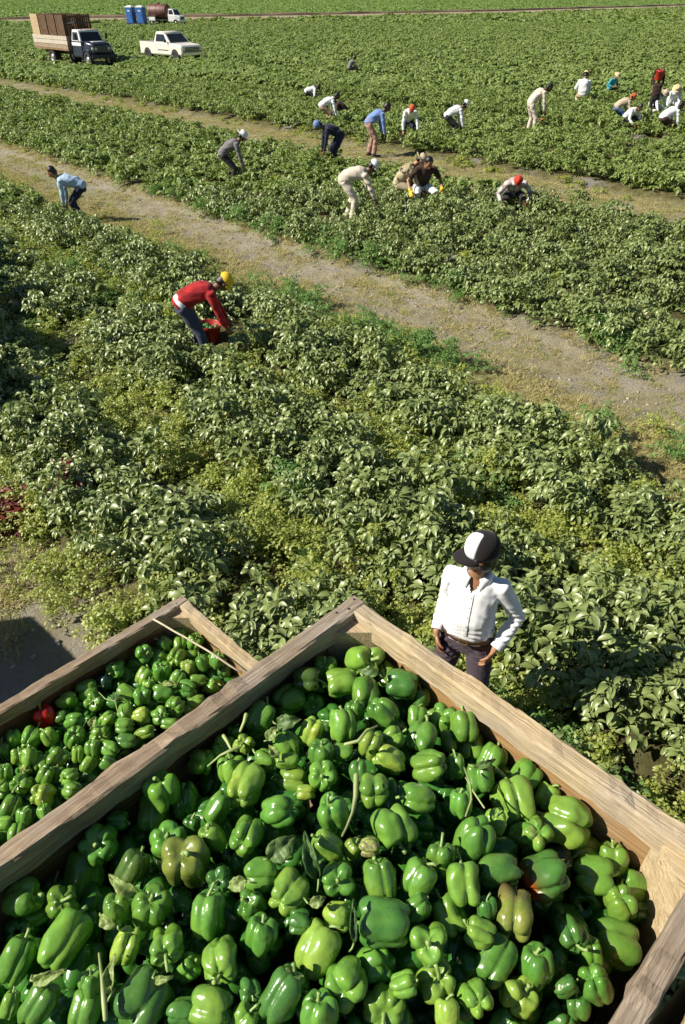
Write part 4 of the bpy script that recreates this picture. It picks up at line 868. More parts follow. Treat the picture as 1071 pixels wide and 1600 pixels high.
    for i, s_ in enumerate((-1, 1)):
        a, e, w = arms[i]; m.tube([a-Vector((s_*.05, 0, 0)), a, a.lerp(e, .5), e, e.lerp(w, .4), w], [.05, .046, .041, .035, .034, .024], 12, True, True)
        hv = (w-e).normalized(); tg = P.get('hdir', [None, None])[i]; hd_ = Vector(tg) if tg is not None else hv
        ths = Vector(P['thumb'][i]) if 'thumb' in P else Vector((-s_*.5, .9, .2)); hand(m, w, hd_, Vector(P['palm'][i]) if 'palm' in P else Vector((-s_, .0, .0)), ths, P['curl'])
        a, k_, n2 = legs[i]; m.tube([a, a.lerp(k_, .5), k_, k_.lerp(n2, .35), n2], [.075, .066, .050, .050, .036], 12, True, True)
        f0 = n2-Vector((0, 0, .04)); m.tube([f0+Vector((0, -.04, 0)), f0+Vector((s_*.015, .06, -.012)), f0+Vector((s_*.03, .15, -.02))], [.036, .034, .024], 10, True, True)
    body = m.build('person', skin_mat(skin), None); remesh(body, vox, 3, .4)
    # --- shirt
    zs = []; m = MB(); s0 = .010 if detail else .014
    low = P.get('hem', .02); hipc = pel-(sp[1]-pel)*.15
    belly = P.get('belly', 0)
    eloft(m, [(sp[0]+(sp[1]-sp[0])*(-.35 if not P.get('tuck') else .25), .158+s0*.5, .112+s0*.5), (sp[1]+fr*belly*.5, .158+s0, .112+s0+belly*.6), (sp[2]+fr*belly*.6, P.get('sw', .175)-.013+s0, .112+s0+belly), (sp[3]+fr*belly*.2, P.get('sw', .175)-.003+s0, .118+s0), (sp[4]-up*.06, P.get('sw', .175)-.005+s0, .100+s0), (sp[4]-up*.015, .115+s0, .075+s0), (sp[4]+up*.012, .070, .062)])
    for i, s_ in enumerate((-1, 1)):
        a, e, w = arms[i]; end = (w-(w-e).normalized()*.015) if not short else a.lerp(e, .8)
        if short: m.tube([a-Vector((s_*.06, 0, .01)), a, a.lerp(e, .5), end], [.062, .065, .060, .062], 14, True)
        else: m.tube([a-Vector((s_*.06, 0, .01)), a, a.lerp(e, .5), e, e.lerp(w, .5), end-(w-e).normalized()*.03, end], [.062, .064, .057, .052, .047, .041, .035], 14, True)
    so = m.build('shirt', shirt, body); remesh(so, .007 if detail else .013, 6, .5)
    if not detail: wrinkle(so, .014, 9, random.random()*9)
    # --- trousers
    m = MB(); 
    eloft(m, [(pel-Vector((0, 0, .085)), .15, .10), (pel, .166, .116), (pel+(sp[1]-pel)*(.45 if not P.get('tuck') else .62), .160, .113)])
    for i, s_ in enumerate((-1, 1)):
        a, k_, n2 = legs[i]; m.tube([a+Vector((0, 0, -.01)), a.lerp(k_, .45), k_, k_.lerp(n2, .5), n2-(n2-k_).normalized()*.01], [.097, .086, .069, .066, .070], 16, True)
    po = m.build('trousers', pants, body); remesh(po, .007 if detail else .013, 5, .5)
    if not detail: wrinkle(po, .014, 8, random.random()*9)
    for i, s_ in enumerate((-1, 1)):
        n2 = legs[i][2]; f0 = n2-Vector((0, 0, .042)); m = MB(); m.tube([f0+Vector((0, -.045, -.004)), f0+Vector((s_*.015, .05, -.008)), f0+Vector((s_*.032, .155, -.016)), f0+Vector((s_*.036, .18, -.018))], [.045, .045, .037, .028], 12, True, True); m.tube([n2+Vector((0, 0, .05)), f0], [.050, .046], 12, True); sh_ = m.build('boot', shoes, body); remesh(sh_, .012, 2)
        m = MB(); m.ell(H(s_*.031, .0855, .012), (.0125, .008, .0075), Hm, 12, 8); m.build('eye', M_EYE, body, True)
    # --- hair and hat
    m = MB(); m.ell(H(0, -.022, .028), (.087, .094, .098), Hm, 28, 18); m.ell(H(0, -.048, -.02-hairlen), (.078, .064, .075), Hm, 22, 14)
    if hairlen > 0:
        for s_ in (-1, 1): m.ell(H(s_*.072, -.018, -.022), (.022, .042, .052), Hm, 14, 10)
    ho = m.build('hair', M_HAIR, body); remesh(ho, .009, 1); wrinkle(ho, .003, 30, 3)
    if hat:
        kind, mats = hat
        if kind == 'cap':
            m = MB(); prof = [(.100, .020), (.103, .045), (.099, .080), (.082, .112), (.050, .132), (.018, .139), (.001, .140)]
            if len(mats) > 1:            # two-tone: front panel separate from the crown
                ms = [MB(), MB()]; S_ = 48
                for k in range(len(prof)-1):
                    for j in range(S_):
                        a0 = 2*pi*j/S_; am = (a0+pi/S_); fr_ = abs((am-pi/2+pi) % (2*pi)-pi) < R(56)-.10*k*0
                        q = []
                        for (rr_, zz) in (prof[k], prof[k+1]):
                            for aa in (a0, a0+2*pi/S_): q.append((rr_, zz, aa))
                        ms[0 if fr_ else 1].add([H(r_*cos(aa)*.90, r_*sin(aa)*1.02-.012, z_) for (r_, z_, aa) in (q[0], q[1], q[3], q[2])], [(0, 1, 2, 3)])
                c1 = ms[0].build('cap_front', mats[1], body, True); c0 = ms[1].build('cap', mats[0], body, True)
                for c in (c0, c1):
                    md = c.modifiers.new('t', 'SOLIDIFY'); md.thickness = .004; md.offset = 1
                m = MB(); m.tube([H(0, -.012, .140), H(0, -.012, .146)], [.008, .006], 10); m.build('button', mats[0], c0)
            else:
                m.lathe(prof, (0, 0, 0), 24); m.V = [H(v.x*.92, v.y*1.02-.012, v.z) for v in m.V]; c0 = m.build('cap', mats[0], body, True)
            m = MB(); top = []; bot = []; nn_ = 14
            V = []; F = []
            for r_i in range(6):
                for j in range(nn_+1):
                    an = pi*(.13+.74*j/nn_); ex = 1-((j/nn_-.5)*2)**2*.0; L = .075*r_i/5*(sin(pi*j/nn_)**.55)
                    x = .094*cos(an); y = .100*sin(an)+L-.012; z = .024-.30*L*.6-.05*(abs(x)/.09)**2*.35-.02*r_i/5
                    V.append(H(x, y, z))
            for r_i in range(5):
                for j in range(nn_): F.append((r_i*(nn_+1)+j, r_i*(nn_+1)+j+1, (r_i+1)*(nn_+1)+j+1, (r_i+1)*(nn_+1)+j))
            m.add(V, F); b_ = m.build('cap_brim', mats[0], body, True); md = b_.modifiers.new('t', 'SOLIDIFY'); md.thickness = .004; md.offset = 0
        elif kind == 'brim':
            m = MB(); m.lathe([(.175, .022), (.178, .026), (.13, .030), (.104, .036), (.100, .075), (.088, .118), (.05, .132), (.001, .128), (.001, .120), (.08, .105), (.092, .04), (.16, .018), (.175, .022)], (0, 0, 0), 28)
            m.V = [H(v.x, v.y-.008, v.z-.02*(v.x*8)**2*.3) for v in m.V]; m.build('hat', mats[0], body, True)
        elif kind == 'scarf':
            m = MB(); m.ell(H(0, -.015, .030), (.095, .104, .106), Hm, 24, 16); m.ell(H(0, -.085, -.05), (.05, .03, .06), Hm, 12, 10); o_ = m.build('headscarf', mats[0], body); remesh(o_, .012, 2); wrinkle(o_, .005, 20, 4)
    for kd in body.children:
        if kd.name.startswith('shirt') and not detail: pass
    body.location = loc; body.rotation_euler = (0, 0, R(heading-90)); body.scale = (scale,)*3
    tag(body, label, 'person', group)
    body['_hands'] = [list(a[2]) for a in arms]; return body, dict(sp=sp, arms=arms, legs=legs, H=H, Hm=Hm, fr=fr, up=up, pel=pel, so=so, po=po)
C_WHITE = cloth('cloth_white', (.74, .75, .76)); C_CREAM = cloth('cloth_cream', (.62, .54, .44)); C_TAN = cloth('cloth_tan', (.50, .40, .28)); C_JEAN = cloth('cloth_jeans', (.10, .16, .30)); C_NAVY = cloth('cloth_navy', (.022, .026, .05))
C_LBLUE = cloth('cloth_lightblue', (.38, .52, .68)); C_BLUE = cloth('cloth_blue', (.16, .25, .50)); C_BROWN = cloth('cloth_brown', (.045, .024, .02)); C_PINKB = cloth('cloth_pinkbrown', (.36, .22, .17)); C_GREY = cloth('cloth_grey', (.17, .165, .17))
C_DARK = cloth('cloth_dark', (.03, .028, .03)); C_REDC = cloth('cloth_red', (.52, .05, .03)); C_ORED = cloth('cloth_orangered', (.60, .09, .04)); C_RED = cloth('cloth_redplaid', (.42, .020, .022), .85, 'plaid', (.16, .008, .012)); C_CHECK = cloth('cloth_check', (.60, .56, .55), .85, 'plaid', (.22, .15, .15))
C_CAMO = cloth('cloth_camo', (.30, .25, .14), .85, 'camo', (.44, .38, .25)); C_STRAW = cloth('straw_weave', (.62, .50, .28)); C_YELL = cloth('cloth_yellow', (.70, .48, .03), .6); C_TURQ = cloth('cloth_turquoise', (.06, .34, .42)); C_SLATE = cloth('cloth_slate', (.045, .055, .095))
C_PURP = cloth('cloth_plum', (.062, .045, .060)); C_BLACK = cloth('cloth_black', (.016, .013, .014)); C_KHAKI = cloth('cloth_khaki', (.34, .28, .19))
M_BUCKET = paint((.40, .030, .022), .38, 0, .15, 'red_plastic', .1)
def bucket(label, loc, r=.19, h=.30, tilt=(0, 0, 0), fill=True, group='red plastic picking buckets'):
    o = empty('bucket', loc); o.rotation_euler = tilt; tag(o, label, 'bucket', group)
    m = MB(); m.lathe([(.001, .0), (r*.76, .0), (r*.78, .01), (r*.95, h*.86), (r*1.0, h*.87), (r*1.0, h*.93), (r*.97, h*.93), (r*.985, h), (r*1.03, h), (r*1.03, h*.985), (r*.955, h*.98), (r*.76, .015), (.001, .012)][:11]+[(r*.95, h*.975), (r*.75, .02), (.001, .02)], (0, 0, 0), 28); m.build('tub', M_BUCKET, o, True)
    m = MB(); m.tube([(r*1.0*cos(a), .02+r*.95*sin(a)*.6-.0, h*.92-r*.72*sin(a)*.55) for a in np.linspace(0, pi, 11)], [.004]*11, 6); m.build('handle', paint((.35, .35, .34), .4, .8, .1, 'wire'), o, True)
    if fill:
        g_ = random.Random(int(loc[0]*100)); V = []; F = []; b = 0
        for k in range(22):
            me = PM[k % 10]; vv = np.array([v.co[:] for v in me.vertices]); ff = np.array([p.vertices[:] for p in me.polygons if len(p.vertices) == 4]); q = Quaternion((g_.gauss(0, 1), g_.gauss(0, 1), g_.gauss(0, 1), g_.gauss(0, 1))).normalized().to_matrix()
            a = g_.uniform(0, 6.28); d = r*.68*math.sqrt(g_.random()); V.append(vv @ (np.array(q)*.085).T+np.array([d*cos(a), d*sin(a), h*(.72 if k < 14 else .55)+g_.uniform(0, .03)])); F.append(ff+b); b += len(vv)
        p = new_obj('pepper_load', np_mesh('pepper_load', np.concatenate(V), np.concatenate(F), None, True), M_PEP, o); p.color = (.03, .12, .02, 1); p['kind'] = 'stuff'
    return o
def at(x, y, z): return ung(x, y, z)      # point z metres above the ground at that pixel
def gl(p): return Vector((p.x, p.y, float(gh(p.x, p.y))))
BEND = lambda **k: dict(dict(hip=.86, pitch=82, curve=34, hands=[(-.16, .36, .28), (.18, .42, .24)], feet=[(-.13, -.02), (.14, .06)], hpitch=-10, elbow=(0, -.3, .5), curl=.8), **k)
BEND2 = lambda **k: dict(dict(hip=.84, pitch=62, curve=30, hands=[(-.17, .40, .42), (.17, .42, .40)], feet=[(-.14, -.05), (.13, .05)], hpitch=-5, elbow=(0, -.3, .3), curl=.8), **k)
CROUCH = lambda **k: dict(dict(hip=.42, pitch=38, curve=30, hands=[(-.20, .48, .32), (.20, .48, .30)], feet=[(-.16, .05), (.16, .0)], hpitch=12, elbow=(0, -.3, -.2), curl=.8), **k)
def pperson(label, x, y, z, heading, pose, shirt, pants, hat=None, skin='tan', scale=1.0, **k):
    """the hips stand at pixel (x, y), z metres above the ground"""
    p = gl(at(x, y, z)); h = R(heading); off = .10*scale if pose.get('pitch', 0) > 25 else 0
    loc = p+Vector((cos(h), sin(h), 0))*off; loc.z = float(gh(loc.x, loc.y)); CL2.append((loc.x, loc.y)); return make_person(label, loc, heading, pose, shirt, pants, hat, skin, scale, **k)
CL2 = []
# --- red plaid picker with a yellow cap
red, ri = pperson('person in a red plaid shirt and yellow cap bending over a red bucket', 284, 478, .84, 14, BEND(hip=.88, pitch=70, curve=40, hands=[(-.10, .50, .56), (.14, .48, .50)], feet=[(-.08, .02), (.12, .16)], hpitch=0, hyaw=0), C_RED, C_SLATE, ('cap', (C_YELL,)), 'brown', 1.0)
m = MB(); eloft(m, [(ri['pel']+(ri['sp'][1]-ri['pel'])*-.15, .176, .126), (ri['pel']+(ri['sp'][1]-ri['pel'])*.35, .178, .128)]); m.build('shirt_tail', C_WHITE, red, True)
bp = gl(at(326, 520, .15)); bucket('red bucket on the ground in front of the red plaid picker', bp, .19, .29, (0, .06, .4))
# --- the others, front to back
pperson('black-haired person in a light blue shirt stooping at the left edge', 128, 294, .76, 188, BEND(hip=.78, pitch=72, curve=26, hands=[(-.13, .36, .32), (.15, .34, .30)], hpitch=-20), C_LBLUE, C_NAVY, None, 'tan', 1.04)
pperson('person in a loose grey shirt, dark trousers and white hat bending in the crop', 349, 252, .74, 10, BEND2(pitch=58, hip=.80), C_GREY, C_DARK, ('brim', (C_WHITE,)), 'brown', 1.06)
pperson('person dressed all in cream with a white cap, bent double to the right', 537, 294, .86, 6, BEND(pitch=76, hands=[(-.14, .52, .52), (.16, .56, .45)]), C_CREAM, C_CREAM, ('cap', (C_WHITE,)), 'brown', 1.10)
pperson('person in camouflage clothes and pale hat crouching left of the brown shirt', 622, 294, .42, -8, CROUCH(pitch=42, hip=.50), C_CAMO, C_KHAKI, ('brim', (C_TAN,)), 'tan', 1.12)
br, bi = pperson('person in a dark brown shirt and white trousers with yellow gloves, kneeling', 658, 296, .40, -78, CROUCH(hip=.44, pitch=34, hands=[(-.34, .30, .42), (.36, .28, .42)], feet=[(-.17, .02), (.17, .0)], knee=(0, 1, 0)), C_BROWN, C_WHITE, None, 'tan', 1.14, short=True)
for k, hnd in enumerate(bi['arms']):
    w = hnd[2]; d = (hnd[2]-hnd[1]).normalized(); m = MB(); hand(m, w-d*.01, d, Vector((1 if k == 0 else -1, 0, 0)), Vector((-(k*2-1)*.5, .9, .2)), .8, 1.14); m.tube([w-d*.06, w+d*.01], [.034, .034], 10); gl_ = m.build('glove', C_YELL, br); remesh(gl_, .008, 1)
pperson('person in a red cap and checked shirt reaching down beside the second track', 801, 303, .40, -95, CROUCH(hip=.42, pitch=56, hands=[(-.27, .36, .30), (.27, .38, .28)], hpitch=20), C_CHECK, C_DARK, ('scarf', (C_REDC,)), 'tan', 1.10)
pperson('person in navy with a blue head cover bending to the left', 532, 216, .84, 193, BEND2(pitch=66, hands=[(-.16, .42, .34), (.18, .40, .32)], hpitch=14), C_NAVY, C_NAVY, ('scarf', (C_BLUE,)), 'brown', 1.10)
pperson('person in a blue shirt and pinkish brown trousers bending to the right', 576, 198, .90, 10, BEND2(pitch=58, hip=.88, hands=[(-.15, .36, .42), (.17, .40, .38)]), C_BLUE, C_PINKB, None, 'dark', 1.16)
pperson('person in a white shirt and orange-red cap leaning towards the viewer', 637, 192, .62, -82, CROUCH(hip=.66, pitch=52, hands=[(-.27, .36, .36), (.25, .38, .30)]), C_WHITE, C_NAVY, ('scarf', (C_ORED,)), 'tan', 1.08)
pperson('person in a white shirt and brown trousers stooping beside the white-capped one', 503, 168, .70, 12, BEND2(hip=.72, pitch=68, hands=[(-.16, .46, .28), (.18, .48, .24)]), C_WHITE, C_PINKB, None, 'dark', 1.08)
pperson('person in a dark shirt and white cap crouching right of the white-shirted stooper', 541, 168, .42, 175, CROUCH(hip=.36, pitch=50), C_BROWN, C_DARK, ('cap', (C_WHITE,)), 'dark', 1.05)
pperson('person whose bent white back alone shows above the plants, leftmost far picker', 479, 141, .62, 8, BEND2(hip=.56, pitch=78, hands=[(-.16, .36, .20), (.18, .36, .20)], feet=[(-.12, -.1), (.12, .0)]), C_WHITE, C_DARK, None, 'dark', 1.0)
pperson('lone person in dark grey crouching farthest back in the middle of the field', 546, 107, .42, 20, CROUCH(hip=.40, pitch=30), C_GREY, C_DARK, None, 'dark', 1.12)
pperson('person in a white shirt, white cap and dark trousers bent to the right', 699, 184, .74, 8, BEND2(hip=.74, pitch=66, hands=[(-.16, .44, .34), (.18, .46, .28)]), C_WHITE, C_DARK, ('cap', (C_WHITE,)), 'brown', 1.10)
pperson('tall person in cream clothes half bent over a red bucket', 829, 172, .92, 8, BEND2(hip=.90, pitch=46, curve=40, hands=[(-.12, .34, .50), (.14, .36, .48)], hpitch=15), C_CREAM, C_CREAM, None, 'dark', 1.20)
p = gl(at(843, 190, .15)); bucket('red bucket at the feet of the tall cream-clad person', p, .20, .38)
pperson('person in a white shirt and straw hat sitting with their back to the viewer', 909, 152, .40, 70, CROUCH(hip=.45, pitch=12, hands=[(-.2, .3, .5), (.25, .35, .4)]), C_WHITE, C_TAN, ('brim', (C_STRAW,)), 'brown', 1.22)
p = gl(at(921, 158, .1)); bucket('red bucket beside the seated straw-hatted person', p, .20, .30)
pperson('person in a turquoise shirt and straw hat low among the far plants', 953, 141, .30, -60, CROUCH(hip=.32, pitch=20, hands=[(-.2, .3, .45), (.2, .3, .45)]), C_TURQ, C_DARK, ('brim', (C_STRAW,)), 'tan', 1.10)
cp, ci = pperson('person in dark clothes walking with a red bucket on one shoulder', 1024, 152, .92, 75, dict(hip=.93, pitch=2, hands=[(-.20, .08, 1.86), (.10, .12, 1.88)], elbow=[(0.4, .6, -.3), (0.3, .5, -.3)], feet=[(-.1, -.12), (.1, .14)], palm=[(1, 0, 0), (-1, 0, 0)], curl=.3), C_BROWN, C_DARK, ('cap', (C_DARK,)), 'dark', 1.0)
cz = Matrix.Rotation(R(75-90), 4, 'Z'); bucket('red bucket carried on the shoulder of the walking person', Vector(cp.location)+cz @ Vector((-.06, .03, 1.50)), .19, .36, (.1, .12, 0), False)
pperson('person in jeans, tan shirt and red cap bent to the right', 964, 166, .74, 5, BEND2(hip=.74, pitch=66, hands=[(-.16, .46, .34), (.18, .48, .30)]), C_TAN, C_JEAN, ('scarf', (C_ORED,)), 'tan', 1.06)
pperson('dark-haired person in white bowed towards the viewer, lowest of the right group', 978, 185, .45, -60, CROUCH(hip=.46, pitch=52), C_WHITE, C_DARK, None, 'brown', 1.05)
pperson('person in a white shirt with pale hat, bowed between the carrier and the others', 1018, 170, .55, -65, CROUCH(hip=.56, pitch=48), C_WHITE, C_WHITE, ('brim', (C_TAN,)), 'brown', 1.10)
pperson('person in white with a straw hat crouching at the right edge of the group', 1050, 160, .55, -105, CROUCH(hip=.56, pitch=44), C_WHITE, C_WHITE, ('brim', (C_STRAW,)), 'brown', 1.10)
pperson('person in a white shirt and brown trousers stooping right, nearest the frame edge', 1036, 186, .62, 12, BEND2(hip=.62, pitch=64, hands=[(-.16, .44, .26), (.18, .46, .22)]), C_WHITE, C_BROWN, None, 'dark', 1.10)
# ------------------------------------------------------------------ the man standing behind the bin
C_SHIRT = cloth('cloth_shirt_white', (.80, .81, .83), .8)
mloc = Vector((.815, 3.05, 0)); mloc.z = float(gh(mloc.x, mloc.y))
MS = 1.06
man, mi = make_person('man in white shirt and black-and-white cap standing behind the big bin', mloc, -112,
    dict(hip=.90, pitch=0, curve=4, tuck=True, sw=.158, belly=.035, hands=[(-.20, .105, .925), (.195, .09, .925)], elbow=[(.42, -.9, .1), (-.30, -1, .1)], hdir=[(.28, .18, -.93), (-.25, .20, -.93)], thumb=[(.2, .95, .1), (-.2, .95, .1)], palm=[(1, -.2, .1), (-1, -.2, .1)],
         feet=[(-.14, .02), (.13, -.02)], hyaw=-62, hpitch=4, curl=.55, twist=0), C_SHIRT, C_PURP, ('cap', (C_BLACK, C_SHIRT)), 'tan', MS, group=None, detail=True, hairlen=.035)
man.scale = (MS*.91, MS*.92, MS*1.0)
sp_, fr_, up_, H_ = mi['sp'], mi['fr'], mi['up'], mi['H']
def folds(o, specs):
    me = o.data; nr = [v.normal.copy() for v in me.vertices]
    for v, nn in zip(me.vertices, nr):
        d = 0
        for c, dirv, width, length, amp, k in specs:
            q = v.co-c; al = q.dot(dirv); pr = dirv.cross(nn).dot(q) if False else (q-dirv*al); ac = pr.z*.9+pr.x*.35
            wv = math.sin(ac/width*2*pi+2.2*noise.noise(q*9+Vector((k, 0, 0)))*1.5+k); d += amp*math.exp(-(q.length/length)**2)*(abs(wv)**.8*math.copysign(1, wv))
        d += .003*noise.noise(v.co*11)
        v.co = v.co+nn*d
aL, aR = mi['arms']
X_ = Vector((1, 0, 0))
folds(mi['so'], [(sp_[1]+Vector((-.13, .08, .02)), Vector((.9, .2, .35)).normalized(), .034, .13, .005, 1), (sp_[1]+Vector((.13, .07, .0)), Vector((.9, .1, -.3)).normalized(), .032, .10, .006, 2), (sp_[2]+Vector((-.14, .06, .02)), Vector((.8, .2, .5)).normalized(), .045, .11, .005, 5),
    (aL[1], Vector((.6, .6, .2)).normalized(), .030, .10, .007, 3), (aR[1], Vector((.6, .6, .2)).normalized(), .030, .09, .007, 4), (aL[1].lerp(aL[2], .6), Vector((.8, .5, 0)).normalized(), .026, .09, .006, 6), (aR[1].lerp(aR[2], .6), Vector((.8, .5, 0)).normalized(), .024, .08, .006, 7), (aL[0]+Vector((.03, .05, -.06)), Vector((.3, .2, .9)).normalized(), .04, .09, .006, 8), (aR[0]+Vector((-.03, .05, -.06)), Vector((-.3, .2, .9)).normalized(), .04, .09, .006, 9)])
folds(mi['po'], [(Vector((0, .08, .86)), Vector((1, .1, .1)).normalized(), .035, .12, .006, 1), (Vector((-.16, .07, .82)), Vector((.8, .1, .5)).normalized(), .035, .11, .007, 2), (Vector((.16, .07, .82)), Vector((-.8, .1, .5)).normalized(), .035, .11, .007, 3), (Vector((-.12, .1, .45)), Vector((.8, .1, .5)).normalized(), .07, .12, .006, 4), (Vector((.12, .1, .45)), Vector((.8, .1, -.5)).normalized(), .07, .12, .006, 5)])
import bmesh as _b
zV = sp_[4].z-.065; sm_ = mi['so'].data; bmv = _b.new(); bmv.from_mesh(sm_)
_b.ops.delete(bmv, geom=[v for v in bmv.verts if v.co.y > sp_[4].y-.01 and v.co.z > zV and abs(v.co.x) < (v.co.z-zV)*.48], context='VERTS'); bmv.to_mesh(sm_); bmv.free()
# belt with loops and buckle, collar, placket, buttons, cuffs
def near_front(o, z, x, sgn=1):           # a point on the surface of o, from the front, at height z and sideways x (local)
    hit, loc, nor, _ = o.ray_cast(Vector((x, sgn*1.2, z)), Vector((0, -sgn, 0))); return (loc, nor) if hit else (Vector((x, .12, z)), Vector((0, 1, 0)))
bpy.context.view_layer.update()
M_BELT = paint((.07, .035, .018), .45, 0, .2, 'belt_leather'); M_BRASS = paint((.55, .42, .18), .3, .9, .1, 'brass')
zb = mi['pel'].z+.062; m = MB(); rng_ = []
for k in range(48):
    an = 2*pi*k/48; rng_.append((cos(an), sin(an)))
V = []; F = []
for j, dz in enumerate((-.014, .014)):
    for cx, cy in rng_: V.append(Vector((cx*.180, cy*.136+.012, zb+dz)))
for k in range(48): F.append((k, (k+1) % 48, 48+(k+1) % 48, 48+k))
m.add(V, F); bl = m.build('belt', M_BELT, man, True); md = bl.modifiers.new('t', 'SOLIDIFY'); md.thickness = .005; md.offset = 1
m = MB()
for a_, b_ in (((-.024, -.019), (.024, -.019)), ((.024, -.019), (.024, .019)), ((.024, .019), (-.024, .019)), ((-.024, .019), (-.024, -.019))): m.tube([(a_[0], .152, zb+a_[1]), (b_[0], .152, zb+b_[1])], .0035, 6)
m.build('buckle', M_BRASS, bl)
m = MB()
for k in range(14):
    z = sp_[1].z+.03+(sp_[4].z-.035-sp_[1].z-.03)*k/13; p, nn = near_front(mi['so'], z, 0)
    V = [p+Vector((-.015, .0015, 0)), p+Vector((-.013, .0045, 0)), p+Vector((.013, .0045, 0)), p+Vector((.015, .0015, 0))]
    if k == 0: rr = []
    rr.append(V)
m.loft(rr); m.build('placket', C_SHIRT, mi['so'])
for k in range(6):
    z = sp_[1].z+.05+.062*k; p, nn = near_front(mi['so'], z, 0); m = MB(); m.tube([p+Vector((0, .004, 0)), p+Vector((0, .0075, 0))], .0055, 10); m.build('button', paint((.75, .73, .68), .3, 0, .05, 'button'), mi['so'])
nbk = sp_[4]
for s_ in (-1, 1):                        # collar leaves
    pts_in = []; pts_out = []
    for k in range(9):
        an = R(90-s_*24)+s_*(-1)*R(140)*k/8; c, s__ = cos(an), sin(an)
        pts_in.append(nbk+Vector((.066*c, .064*s__+.002, .040-.012*max(0, s__)-.004))); w = .030+.022*max(0, s__)**2
        pts_out.append(nbk+Vector((.096*c+(s_*.004),   .092*s__+.004+.012*max(0, s__)**4, .034-w-.030*max(0, s__)**2)))
    m = MB(); V = pts_in+[(a_+b_)/2+(a_-nbk).normalized()*.006+Vector((0, 0, .008)) for a_, b_ in zip(pts_in, pts_out)]+pts_out; F = []
    for r_ in range(2):
        for k in range(8): F.append((r_*9+k, r_*9+k+1, r_*9+k+10, r_*9+k+9))
    m.add(V, F); co_ = m.build('collar', C_SHIRT, mi['so'], True); md = co_.modifiers.new('t', 'SOLIDIFY'); md.thickness = .004; md.offset = 0
for a_ in (aL, aR):
    d = (a_[2]-a_[1]).normalized(); w = a_[2]-d*.012; m = MB(); rr = []
    up0 = d.orthogonal().normalized(); sd0 = d.cross(up0)
    for q, r_ in ((-.062, .0405), (-.058, .0435), (0, .042), (.002, .038), (-.03, .034)):
        rr.append([w+d*q+(up0*cos(2*pi*k/20)+sd0*sin(2*pi*k/20))*r_ for k in range(20)])
    m.loft(rr, False); m.build('cuff', C_SHIRT, mi['so'], True)
for s_ in (-1, 1):                        # slanted trouser pocket welts
    pp = []
    for k in range(7):
        z = zb-.03-.13*k/6; x = s_*(.125+.035*k/6); p, nn = near_front(mi['po'], z, x); pp.append(p+nn*.002)
    m = MB(); m.tube(pp, .0035, 6); m.build('pocket_edge', C_PURP, mi['po'], True)

# ------------------------------------------------------------------ vehicles at the back of the field
M_GLASS = paint((.02, .025, .03), .08, 0, .1, 'glass'); M_CHROME = paint((.6, .6, .6), .2, 1, .05, 'chrome'); M_BLACK = paint((.02, .02, .02), .6, 0, .1, 'black_trim'); M_LAMP = paint((.75, .75, .72), .15, 0, .05, 'lamp_lens'); M_AMBER = paint((.7, .25, .03), .2, 0, .05, 'amber_lens')
M_CREAMP = paint((.72, .69, .62), .35, 0, .06, 'cream_paint', 0, 2); M_NAVYP = paint((.020, .028, .048), .3, 0, .1, 'navy_paint', 0, 2); M_WHITEP = paint((.70, .71, .70), .4, 0, .08, 'white_paint', 0, 2); M_BROWNT = paint((.15, .055, .04), .55, 0, .3, 'brown_tank', 0, 1.5); M_BLUEP = paint((.03, .13, .42), .5, 0, .1, 'toilet_blue', 0, 2); M_SILV = paint((.5, .5, .5), .35, .6, .2, 'silver')
def wheel(parent, x, y, r=.36, w=.22, rim=M_SILV):
    rot = Matrix.Rotation(pi/2, 3, 'X'); m = MB(); m.lathe([(r*.56, -w/2), (r*.92, -w/2), (r, -w*.34), (r, w*.34), (r*.92, w/2), (r*.56, w/2), (r*.56, -w/2)], (x, y, r), 28, rot); o = m.build('wheel', M_TYRE, parent, True)
    m = MB(); m.lathe([(.001, -w*.36), (r*.25, -w*.42), (r*.3, -w*.25), (r*.5, -w*.2), (r*.58, -w*.49), (r*.6, -w*.49), (r*.6, w*.49), (r*.58, w*.49), (r*.5, w*.2), (r*.3, w*.25), (r*.25, w*.42), (.001, w*.36)], (x, y, r), 24, rot); m.build('rim', rim, o, True)
def csec(x, w, z0, z1, r=.10):
    """rounded cross-section in the y-z plane"""
    return [Vector((x, y, z)) for y, z in ((-w+.05, z0), (w-.05, z0), (w, z0+.08), (w, z1-r), (w-r*.35, z1-r*.3), (w-r, z1), (-w+r, z1), (-w+r*.35, z1-r*.3), (-w, z1-r), (-w, z0+.08))]
